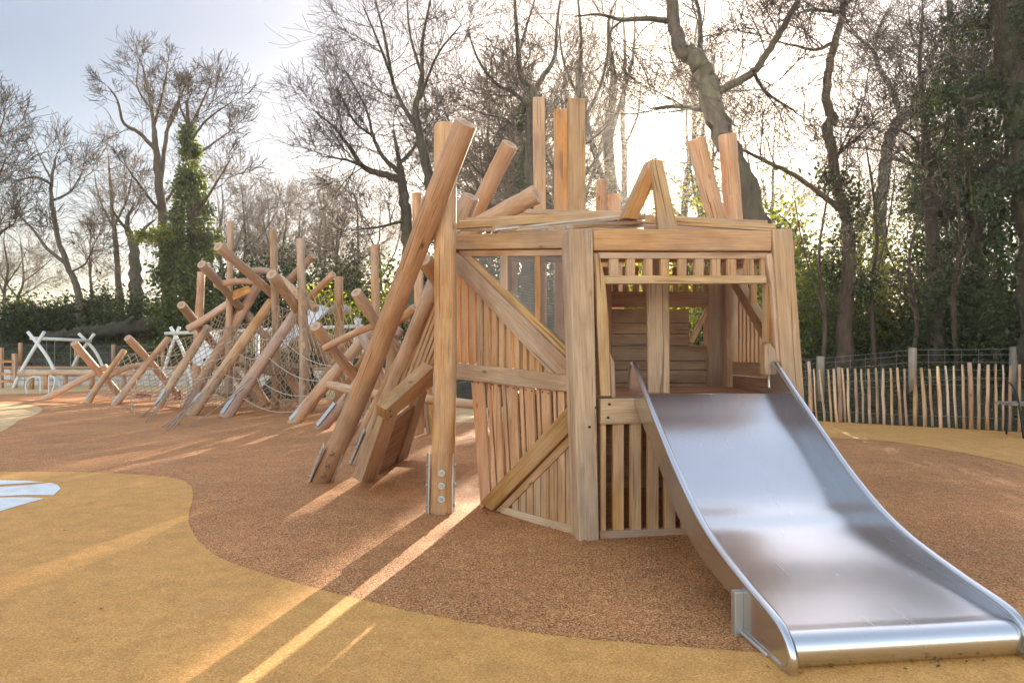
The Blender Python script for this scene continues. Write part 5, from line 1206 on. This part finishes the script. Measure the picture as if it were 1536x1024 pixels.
# ------------------------------------------------------------------ air
hm = bpy.data.materials.new('haze'); hm.use_nodes = True; hn = hm.node_tree; hn.nodes.remove(hn.nodes['Principled BSDF'])
pv = hn.nodes.new('ShaderNodeVolumePrincipled'); pv.inputs['Color'].default_value = (.95, .93, .9, 1); pv.inputs['Density'].default_value = .0006; pv.inputs['Anisotropy'].default_value = .7
hn.links.new(pv.outputs[0], hn.nodes['Material Output'].inputs['Volume']); M['haze'] = hm
mb = MB(); hb = [V(q) for q in ((-145, -65, -1.3), (145, -65, -1.3), (145, 325, -1.3), (-145, 325, -1.3))]
mb.prism(hb, [q+V((0, 0, 32)) for q in hb]); tag(mb.build('haze', 'haze'), kind='stuff')
# ------------------------------------------------------------------ light
SUNPX = (985, 205); sd = V(((SUNPX[0]-CX)/F, 1, (HY-SUNPX[1])/F)).normalized()
el = math.asin(sd.z); az = math.atan2(sd.x, sd.y)
w = bpy.data.worlds.new('World'); scn.world = w; w.use_nodes = True; nt = w.node_tree; bg = nt.nodes['Background']
sky = nt.nodes.new('ShaderNodeTexSky'); sky.sky_type = 'NISHITA'; sky.sun_disc = False
sky.sun_elevation = el; sky.sun_rotation = az; sky.air_density = 1.0; sky.dust_density = .9; sky.ozone_density = 1.2; sky.altitude = 50
tc = nt.nodes.new('ShaderNodeTexCoord')
def dotn(v):
    d_ = nt.nodes.new('ShaderNodeVectorMath'); d_.operation = 'DOT_PRODUCT'; d_.inputs[1].default_value = v; nt.links.new(tc.outputs['Generated'], d_.inputs[0]); return d_.outputs['Value']
# invented fill: sky boosted and warmed overhead and behind the viewer, dimmed ahead
sky_fill = nt.nodes.new('ShaderNodeMapRange'); sky_fill.interpolation_type = 'SMOOTHSTEP'; nt.links.new(dotn(V((0, -.5, .866))), sky_fill.inputs[0])
for i_, v_ in ((1, -.09), (2, .45), (3, .25), (4, 1.15)): sky_fill.inputs[i_].default_value = v_
cw = nt.nodes.new('ShaderNodeMapRange'); nt.links.new(sky_fill.outputs[0], cw.inputs[0]); cw.inputs[1].default_value = .25; cw.inputs[2].default_value = 1.25
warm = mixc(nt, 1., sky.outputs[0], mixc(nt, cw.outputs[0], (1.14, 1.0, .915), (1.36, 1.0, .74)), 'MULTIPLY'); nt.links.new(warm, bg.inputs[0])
nt.links.new(math_(nt, 'MULTIPLY', sky_fill.outputs[0], .13), bg.inputs[1])
# bright hazy aureole of the sun in the sky
dv = math_(nt, 'MAXIMUM', dotn(sd), 0.)
p1 = math_(nt, 'MULTIPLY', math_(nt, 'POWER', dv, 5200.), 14.)
p2 = math_(nt, 'MULTIPLY', math_(nt, 'POWER', dv, 220.), .11)
p3_ = math_(nt, 'MULTIPLY', math_(nt, 'POWER', dv, 8.), .075)
b2 = nt.nodes.new('ShaderNodeBackground'); b2.inputs[0].default_value = (1, .91, .80, 1); nt.links.new(math_(nt, 'ADD', math_(nt, 'ADD', p1, p2), p3_), b2.inputs[1])
ad = nt.nodes.new('ShaderNodeAddShader'); nt.links.new(bg.outputs[0], ad.inputs[0]); nt.links.new(b2.outputs[0], ad.inputs[1]); nt.links.new(ad.outputs[0], nt.nodes['World Output'].inputs[0])
sl_ = bpy.data.lights.new('sun', 'SUN'); sl_.energy = 5.0; sl_.angle = R(.55); sl_.color = (1, .84, .64)
so = bpy.data.objects.new('sun', sl_); COL.objects.link(so); so.rotation_euler = (-sd).to_track_quat('-Z', 'Y').to_euler(); so.location = (0, 0, 30)

cam = bpy.data.cameras.new('camera'); co = bpy.data.objects.new('camera', cam); COL.objects.link(co); scn.camera = co
cam.lens = 24; cam.sensor_width = 36; cam.shift_y = 18/1536; cam.clip_end = 2000; cam.clip_start = .05
co.location = (0, 0, H); co.rotation_euler = (R(90), 0, 0)
scn.view_settings.view_transform = 'Standard'; scn.view_settings.look = 'None'; scn.view_settings.gamma = 1; scn.view_settings.exposure = 2.3
scn.render.engine = 'CYCLES'; cy = scn.cycles
cy.max_bounces = 7; cy.diffuse_bounces = 4; cy.glossy_bounces = 3; cy.transmission_bounces = 3; cy.sample_clamp_indirect = 6
